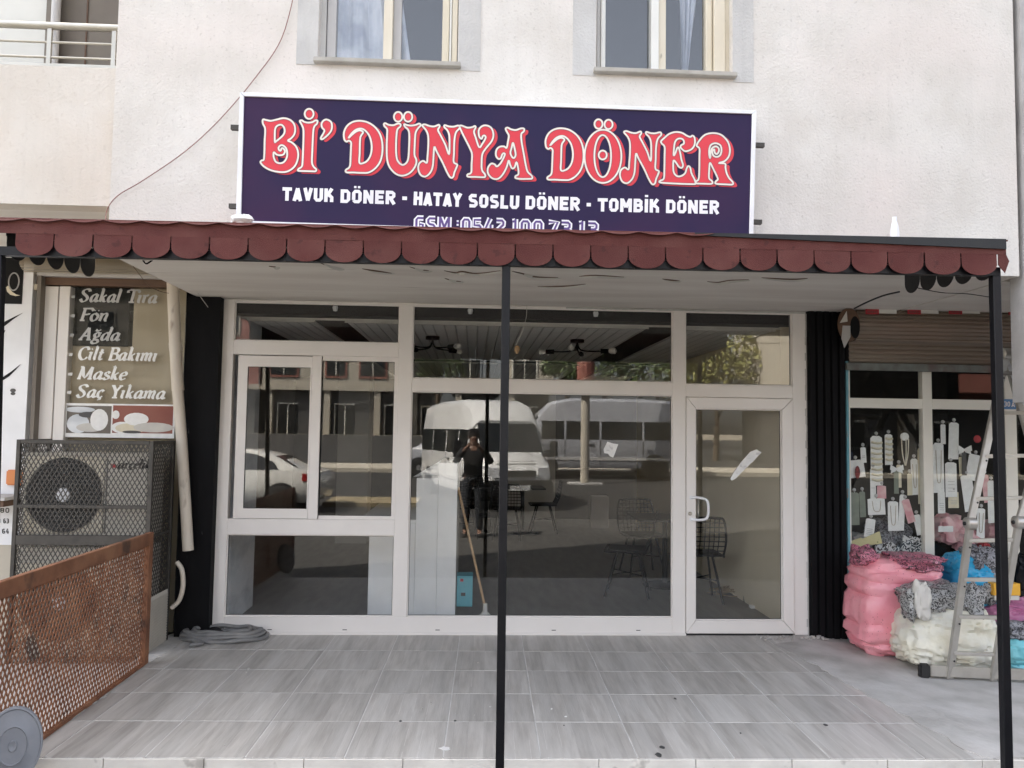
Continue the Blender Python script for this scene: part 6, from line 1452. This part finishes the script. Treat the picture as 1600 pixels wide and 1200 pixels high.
m = MB(); m.hexa([(-1.70, -.62, 1.0), (-1.70, .62, 1.0), (-1.18, .54, 1.285), (-1.18, -.54, 1.285)], [(-1.66, -.62, .99), (-1.66, .62, .99), (-1.14, .54, 1.27), (-1.14, -.54, 1.27)]); m.build('rear_window', K['carglass'], CR)
m = MB(); m.hexa([(1.32, -.62, .93), (1.32, .62, .93), (.58, .52, 1.365), (.58, -.52, 1.365)], [(1.28, -.62, .91), (1.28, .62, .91), (.54, .52, 1.34), (.54, -.52, 1.34)]); m.build('windscreen', K['carglass'], CR)
for s in (-1, 1):
    m = MB(); m.hexa([(-2.16, s*.80, .72), (-1.85, s*.872, .74), (-1.85, s*.865, .90), (-2.14, s*.79, .88)], [(-2.20, s*.55, .72), (-2.0, s*.55, .74), (-2.0, s*.55, .90), (-2.18, s*.55, .88)]); m.build('tail_lamp', K['tail'], CR)
    m = MB(); m.hexa([(1.85, s*.83, .60), (2.17, s*.70, .58), (2.12, s*.70, .70), (1.85, s*.82, .74)], [(1.85, s*.5, .60), (2.24, s*.5, .56), (2.16, s*.5, .66), (1.85, s*.5, .74)]); m.build('headlight', K['lamp'], CR)
    for x in (-1.38, 1.36): m = MB(); m.disc((x, .33), .365, s*.84, s*.896, 28); m.build('wheel_arch', K['acdark'], CR)
wheelset(CR, (-1.38, 1.36), .82, .31, .31)
CR.location = (-5.55, -12.2, gz(-12)); CR.rotation_euler = (0, 0, PI+.05)

def make_van(name, label, paint, mirrorwide=True):
    t = thing(name, label, 'minibus'); L_ = 5.7
    def vs(x, w_, zb, zt, tw): 
        pts = [(w_*.94, zb), (w_, zb+.15), (w_, 1.25), (w_*.97, 1.85), (tw, zt-.10), (tw*.82, zt)]
        pts = [(a, min(b, zt)) for a, b in pts]
        return [(x, a, b) for a, b in pts]+[(x, -a, b) for a, b in reversed(pts)]
    m = MB(); m.loft([vs(-2.85, .95, .5, 2.45, .80), vs(-2.80, .98, .38, 2.62, .84), vs(-1.5, 1.0, .35, 2.70, .86), vs(.9, 1.0, .35, 2.70, .86), vs(1.5, 1.0, .35, 2.58, .84), vs(1.95, .99, .35, 2.15, .82)]); m.build('body', K[paint], t, smooth=True)
    def hs(x, w_, zb, z1, z2): pts = [(w_*.9, zb), (w_, zb+.2), (w_, z1-.1), (w_*.9, z1), (w_*.8, z2)]; return [(x, a, b) for a, b in pts]+[(x, -a, b) for a, b in reversed(pts)]
    m = MB(); m.loft([hs(1.9, .99, .36, 1.40, 2.1), hs(2.25, .97, .38, 1.32, 1.60), hs(2.55, .93, .42, 1.16, 1.22), hs(2.78, .86, .46, .98, 1.02), hs(2.86, .78, .5, .78, .8)]); m.build('bonnet', K[paint], t, smooth=True)
    m = MB(); m.hexa([(2.50, -.82, 1.26), (2.50, .82, 1.26), (1.98, .76, 2.08), (1.98, -.76, 2.08)], [(2.45, -.82, 1.24), (2.45, .82, 1.24), (1.93, .76, 2.06), (1.93, -.76, 2.06)]); m.build('windscreen', K['carglass'], t)
    for s in (-1, 1):
        for (x0, x1) in ((-2.7, -1.5), (-1.42, -.1), (-.02, 1.05), (1.13, 1.85)):
            m = MB(); m.hexa([(x0, s*1.006, 1.32), (x1, s*1.006, 1.32), (x1, s*.975, 1.92), (x0, s*.975, 1.92)], [(x0, s*.96, 1.32), (x1, s*.96, 1.32), (x1, s*.93, 1.92), (x0, s*.93, 1.92)]); m.build('side_window', K['carglass'], t)
        m = MB(); m.box(-2.7, 2.4, s*1.0, s*1.02, .62, .72); m.build('trim_strip', K['pvcgrey'], t)
        m = MB(); m.bar((1.95, s*1.0, 1.38), (2.02, s*1.25, 1.42), .03, .05); m.box(1.95, 2.05, s*1.20, s*1.38, 1.25, 1.65); m.build('door_mirror', K['acdark'], t)
        m = MB(); m.hexa([(2.55, s*.92, .82), (2.84, s*.80, .78), (2.80, s*.80, 1.02), (2.52, s*.92, 1.10)], [(2.6, s*.55, .82), (2.89, s*.5, .78), (2.85, s*.5, 1.0), (2.6, s*.55, 1.10)]); m.build('headlight', K['lamp'], t)
        for x in (-1.85, 1.75): m = MB(); m.disc((x, .40), .44, s*.96, s*1.008, 28); m.build('wheel_arch', K['acdark'], t)
    m = MB(); m.box(2.74, 2.98, -.88, .88, .34, .72); m.build('bumper', K['acdark'], t, bevel=.04)
    m = MB(); m.box(2.985, 2.992, -.26, .26, .48, .60); m.build('number_plate', K['card'], t)
    m = MB(); m.box(2.88, 2.90, -.45, .45, .80, .95); m.build('grille', K['acdark'], t)
    m = MB(); m.box(-2.90, -2.86, -.7, .7, 1.35, 2.1); m.build('rear_window', K['carglass'], t)
    for s in (-1, 1):
        for x in (-1.46, -.06, 1.09, 1.95): m = MB(); m.box(x-.008, x+.008, s*1.0, s*1.010, .45, 1.30); m.build('door_seam', K['shopdark'], t)
        m = MB(); m.box(.15, .32, s*1.005, s*1.03, 1.12, 1.16); m.build('door_handle', K['acdark'], t)
    for z in (1.05, .98): m = MB(); m.bar((2.70, -.5, z+.12), (2.70, .5, z+.12), .02, .012); m.build('bonnet_strip', K['acdark'], t)
    for s in (-.5, .1): m = MB(); m.tube([(2.50, s, 1.27), (2.28, s+.35, 1.62)], .012, 5); m.build('wiper', K['acdark'], t)
    m = MB(); m.hexa([(2.45, -.30, 1.10), (2.45, .30, 1.10), (2.33, .30, 1.20), (2.33, -.30, 1.20)], [(2.55, -.30, 1.19), (2.55, .30, 1.19), (2.43, .30, 1.29), (2.43, -.30, 1.29)]); m.build('bonnet_plate', K['pvcgrey'], t)
    wheelset(t, (-1.85, 1.75), .88, .36, .36)
    return t
V1 = make_van('white_minibus', 'white high roofed minibus facing the shop, reflected beside the middle post', 'vanwhite')
hd = Vector((.32, 1)).normalized(); ang = math.atan2(hd.y, hd.x)
V1.location = (.30, -14.9, gz(-15)-.0); V1.rotation_euler = (0, 0, ang)
V2 = dup(V1); V2.name = 'grey_minibus'; V2['label'] = 'grey minibus parked side on behind the white one, reflected right of the post'
for c_ in V2.children:
    if c_.name.startswith(('body', 'bonnet')):
        c_.data = c_.data.copy(); c_.data.materials[0] = K['vangrey']
V2.location = (4.6, -22.6, gz(-22.6)); V2.rotation_euler = (0, 0, PI); V2.scale = (1.12, 1.1, 1.08)
V3 = dup(CR); V3.name = 'silver_sedan'; V3['label'] = 'silver car parked behind the minibus at left, reflected at the pane edge'; V3.location = (-.4, -22.5, gz(-22.5)); V3.rotation_euler = (0, 0, .1)
for c_ in V3.children:
    if c_.name.startswith(('body', 'cabin')): c_.data = c_.data.copy(); c_.data.materials[0] = K['vangrey']
# pole
PL = thing('street_pole', 'pale round street pole with a wooden board, reflected in the big pane', 'pole')
m = MB(); m.tube([(3.85, -19.7, gz(-19.7)), (3.85, -19.7, 8)], .15, 16); m.build('shaft', K['cream_far'], PL, smooth=True)
m = MB(); m.tube([(3.85, -19.7, 2.9), (3.85, -19.7, 4.9)], .30, 12); m.build('wooden_wrap', K['brick'], PL)
m = MB(); m.box(3.3, 4.4, -20.1, -19.3, gz(-19.7), gz(-19.7)+.06); m.build('base_slab', K['concrete'], PL)
# far buildings
def far_building(label, x0, x1, y, h, wallm, bandm, ground, seed, z0=1.15, dep=9, wmat='carglass', rz=0, corn=None):
    t = thing('street_building', label, 'building', (0, 0, 0)); r = random.Random(seed)
    gh = 3.4
    m = MB(); m.box(x0, x1, y-dep, y, z0+gh, z0+h); m.build('wall', K[wallm], t)
    m = MB(); m.box(x0+.3, x1-.3, y-dep+.3, y-.5, z0-1.5, z0+gh-.001); m.build('ground_floor', K[ground], t)
    m = MB(); m.box(x0-.1, x1+.1, y-dep-.1, y+.12, z0+gh-.18, z0+gh+.18) ; m.build('cornice', K[corn or bandm], t)
    m = MB(); m.box(x0-.2, x1+.2, y-dep-.2, y+.25, z0+h, z0+h+.35); m.build('parapet', K[bandm], t)
    x = x0+.6
    while x < x1-2.0:
        w_ = r.uniform(1.3, 1.9)
        for fl in range(int((h-gh)/3)):
            zb = z0+gh+fl*3+.9
            m = MB(); m.box(x-.12, x+w_+.12, y+.003, y+.07, zb-.15, zb+1.5); f = m.build('window', K[bandm], t)
            m = MB(); m.box(x, x+w_, y+.072, y+.08, zb, zb+1.35); m.build('pane', K[wmat], f)
            m = MB(); m.box(x+w_/2-.03, x+w_/2+.03, y+.082, y+.10, zb, zb+1.35); m.build('mullion', K['frame_w'], f)
        x += w_+r.uniform(1.0, 2.2)
    x = x0+.3
    while x < x1-1.5:
        m = MB(); m.box(x, x+.45, y-.5, y-.001, z0-1.2, z0+gh-.19); m.build('pillar', K['cream_far'], t)
        m = MB(); m.box(x+.7, x+2.2, y-.495, y-.48, z0+.0, z0+2.3); q = m.build('shop_window', K['carglass'], t)
        m = MB(); m.box(x+.7, x+.78, y-.478, y-.45, z0, z0+2.3); m.box(x+1.45, x+1.51, y-.478, y-.45, z0, z0+2.3); m.box(x+.79, x+2.2, y-.478, y-.45, z0+2.2, z0+2.3); m.build('frame', K['frame_w'], q)
        x += r.uniform(3.2, 4.6)
    return t
Yb = -50.5
far_building('broad cream apartment block across the square at far left', -44, -19.6, Yb, 10, 'cream_far', 'cream_far', 'shopdark', 1)
far_building('narrow brick red block squeezed between two cream blocks', -19.3, -15.6, Yb, 9.4, 'brick', 'cream_far', 'shopdark', 11)
far_building('cream apartment block with brick red window frames across the square', -15.3, -5.5, Yb, 10, 'cream_far', 'brick', 'shopdark', 2, corn='cream_far')
far_building('plain brown apartment block left of the gap of sky', -5.0, -2.9, Yb-2, 7, 'taupe', 'cream_far', 'shopdark', 3)
far_building('grey blue apartment block behind the minibuses', -1.6, 1.9, Yb, 10, 'grey_far', 'grey_far', 'shopdark', 4)
far_building('cream white apartment block behind the middle post', 2.3, 5.9, Yb, 10, 'cream_far', 'frame_w', 'shopdark', 5)
t_ = far_building('pink banded apartment block with glazed balconies at right', 13.5, 30, -24, 9, 'cream_far', 'brick', 'shopdark', 6, z0=.0)
for fl in range(2):
    m = MB(); m.box(14, 29.5, -23.99, -22.8, 3.4+fl*3, 3.6+fl*3); m.box(14, 29.5, -22.9, -22.8, 3.6+fl*3, 4.5+fl*3); m.build('balcony', K['brick'], t_)
    m = MB(); m.box(14.1, 29.4, -22.86, -22.84, 4.51+fl*3, 5.9+fl*3); m.build('balcony_glazing', K['grey_far'], t_)
def tree(label, x, y, z, h, cr_, seed, mt='leaf', n=2600, group='street trees'):
    r = random.Random(seed); t = thing('street_tree', label, 'tree', (x, y, z), group=group)
    m = MB(); m.tube([(0, 0, 0), (.05, .03, h*.3), (-.05, 0, h*.55)], [.16, .12, .07], 10)
    for k in range(6): a = k*1.05; m.tube([(0, 0, h*(.3+.04*k)), (math.cos(a)*cr_*.5, math.sin(a)*cr_*.5, h*(.55+.05*k))], [.06, .02], 6)
    m.build('trunk', K['bark'], t, smooth=True)
    m = MB(); cl = [(Vector((r.uniform(-1, 1), r.uniform(-1, 1), r.uniform(-.8, .9)))*cr_*.75, r.uniform(.35, .6)*cr_) for _ in range(16)]
    for i in range(n):
        c, rr = cl[r.randrange(len(cl))]; d = Vector((r.gauss(0, 1), r.gauss(0, 1), r.gauss(0, 1))).normalized()*rr*r.uniform(.5, 1)**.5
        p = c+d+Vector((0, 0, h*.68)); s = r.uniform(.08, .17); a = Vector((r.gauss(0, 1), r.gauss(0, 1), r.gauss(0, 1))).normalized(); b = a.orthogonal().normalized()
        m.add([p-a*s, p+b*s*.6, p+a*s, p-b*s*.6], [(0, 1, 2, 3)])
    m.build('crown', K[mt], t, fix=False)
tree('dark green tree filling the gap left of the blocks', -2.3, -43, .9, 7.5, 1.6, 1)
tree('dark green tree right of the cream block', 8.2, -42, .85, 7.5, 2.4, 2)
tree('broad dark green tree behind the grey minibus', 11.2, -40, .75, 7, 2.8, 3)
tree('yellow green tree seen above the door', 11.9, -31, .3, 6.6, 2.1, 4, 'leafy')
tree('green tree in the sky gap beside the pole', 6.3, -46, 1.0, 8, 1.4, 5)

# ================================================================ people (seen as reflections)
def skin_mesh(edges_pts, edges, radii, name, mt, parent, sub=2):
    me = bpy.data.meshes.new(name); me.from_pydata([tuple(p) for p in edges_pts], edges, [])
    o = bpy.data.objects.new(name, me); C.objects.link(o)
    md = o.modifiers.new('s', 'SKIN'); md.use_smooth_shade = True
    for i, rr in enumerate(radii):
        v = me.skin_vertices[0].data[i]; v.radius = rr if isinstance(rr, tuple) else (rr, rr); v.use_root = (i == 0)
    sb2 = o.modifiers.new('u', 'SUBSURF'); sb2.levels = sub; sb2.render_levels = sub
    bpy.context.view_layer.update(); dg = bpy.context.evaluated_depsgraph_get()
    nm = bpy.data.meshes.new_from_object(o.evaluated_get(dg)); bpy.data.objects.remove(o)
    nm.materials.clear(); nm.materials.append(mt); oo = bpy.data.objects.new(name, nm); C.objects.link(oo)
    if parent: oo.parent = parent
    for pl in nm.polygons: pl.use_smooth = True
    return oo
def person(label, loc, rz, arms_up, shirt, ht=1.72):
    t = thing('person', label, 'person', loc, rz); k = ht/1.75
    V = lambda x, y, z: Vector((x*k, y*k, z*k))
    # facing +Y ; one continuous body
    P_ = [V(0, 0, .95), V(0, 0, 1.18), V(0, -.01, 1.40), V(0, 0, 1.50), V(0, .02, 1.60), V(0, .02, 1.69)]
    R_ = [(.15, .11), (.13, .10), (.15, .10), .055, (.085, .10), (.075, .085)]
    E_ = [(0, 1), (1, 2), (2, 3), (3, 4), (4, 5)]
    hands = []
    for s in (-1, 1):
        b = len(P_)
        if arms_up: arm = [V(s*.18, 0, 1.42), V(s*.30, .10, 1.22), V(s*.12, .30, 1.47), V(s*.07, .34, 1.52)]
        else: arm = [V(s*.18, 0, 1.42), V(s*.24, 0, 1.15), V(s*.26, .06, .90), V(s*.26, .08, .82)]
        P_ += arm; R_ += [.058, .045, .032, (.034, .022)]; E_ += [(2, b), (b, b+1), (b+1, b+2), (b+2, b+3)]; hands.append((arm[2], arm[3], s))
        b = len(P_); P_ += [V(s*.10, 0, .88), V(s*.11, .02, .48), V(s*.12, -.01, .08), V(s*.13, .13, .035)]
        R_ += [.095, .06, .042, (.04, .03)]; E_ += [(0, b), (b, b+1), (b+1, b+2), (b+2, b+3)]
    body = skin_mesh(P_, E_, R_, 'body', K['skin'], t)
    m = MB()
    for w_, h_, s in hands:
        d = (h_-w_).normalized(); side = Vector((0, 0, 1)) if arms_up else Vector((0, 1, 0))
        curl = Vector((-s, 0, 0))
        for f in range(4):
            o_ = h_+side*(.028-.019*f); L_ = (.075, .082, .076, .06)[f]
            m.tube([o_-d*.01, o_+d*L_*.45+curl*.004, o_+d*L_*.75+curl*.022, o_+d*L_*.85+curl*.042], [.009, .0085, .008, .006], 8)
        m.tube([w_+d*.02+side*.02, w_+d*.045+side*.045+curl*.01, w_+d*.07+side*.055+curl*.025], [.011, .010, .008], 8)
    m.build('fingers', K['skin'], body, smooth=True)
    sh = [V(0, 0, .88), V(0, 0, 1.18), V(0, -.01, 1.41), V(0, 0, 1.47)]; rr = [(.18, .135), (.17, .13), (.175, .125), .07]; ee = [(0, 1), (1, 2), (2, 3)]
    for s in (-1, 1):
        b = len(sh)
        sh += [V(s*.18, 0, 1.42), V(s*.30, .10, 1.22) if arms_up else V(s*.24, 0, 1.15), V(s*.14, .27, 1.44) if arms_up else V(s*.255, .05, .95)]; rr += [.075, .062, .046]; ee += [(2, b), (b, b+1), (b+1, b+2)]
    skin_mesh(sh, ee, rr, 'shirt', shirt, t)
    tr_ = [V(0, 0, 1.10)]; rr = [(.15, .12)]; ee = []
    for s in (-1, 1):
        b = len(tr_); tr_ += [V(s*.10, 0, .84), V(s*.11, .02, .48), V(s*.12, -.01, .10)]; rr += [.108, .078, .06]; ee += [(0, b), (b, b+1), (b+1, b+2)]
    skin_mesh(tr_, ee, rr, 'trousers', K['trouser'], t)
    for s in (-1, 1):
        m = MB(); m.loft([[(s*.125*k+a*.045*q, y_*k, b) for a, b in ((-1, .0), (1, .0), (.9, .05*q), (0, .075*q), (-.9, .05*q))] for y_, q in ((-.07, .8), (.0, 1.1), (.10, .95), (.19, .6))]); m.build('shoe', K['rubber'], t, smooth=True)
    m = MB()
    hc_ = V(0, -.012, 1.67); n = 16
    m.lathe([(.095*k, -.05), (.108*k, .02), (.102*k, .075), (.06*k, .118), (0, .128)], tuple(hc_), 18); m.build('hair', K['hair'], t, smooth=True)
    m = MB(); e = V(0, .118, 1.645); m.tube([e+Vector((0, .0, .02)), e+Vector((0, .02, -.015)), e+Vector((0, .002, -.025))], [.006, .014, .010], 8); m.build('nose', K['skin'], body, smooth=True)
    for s in (-1, 1):
        m = MB(); q = V(s*.034, .112, 1.655); m.lathe([(0, -.004), (.010, .0), (0, .006)], tuple(q), 10, 'Y'); m.build('eye', K['carglass'], body)
        m = MB(); q = V(s*.092, .015, 1.635); m.lathe([(0, -.012), (.024, -.006), (.026, .006), (0, .012)], tuple(q), 12, 'X'); m.build('ear', K['skin'], body, smooth=True)
    m = MB(); q = V(0, .112, 1.60); m.bar(q-Vector((.022, 0, 0)), q+Vector((.022, 0, 0)), .006, .008); m.build('mouth', K['redfab'], body)
    return t
pz = -.15
pr = person('person in a dark shirt holding up a phone, reflected beside the middle post', (CAM.x, CAM.y-.42, pz), 0, True, K['shirt'], 1.80)
m = MB(); m.box(CAM.x-.075, CAM.x+.075, CAM.y-.045, CAM.y-.036, CAM.z-.060, CAM.z+.022); solo(m, 'mobile_phone', K['acdark'], 'dark mobile phone held up by the reflected person', 'phone', bevel=.003)
person('person in a blue shirt walking by, reflected in the accessory shop window', (10.6, -15.0, gz(-15)), 2.6, False, K['shirt_b'])
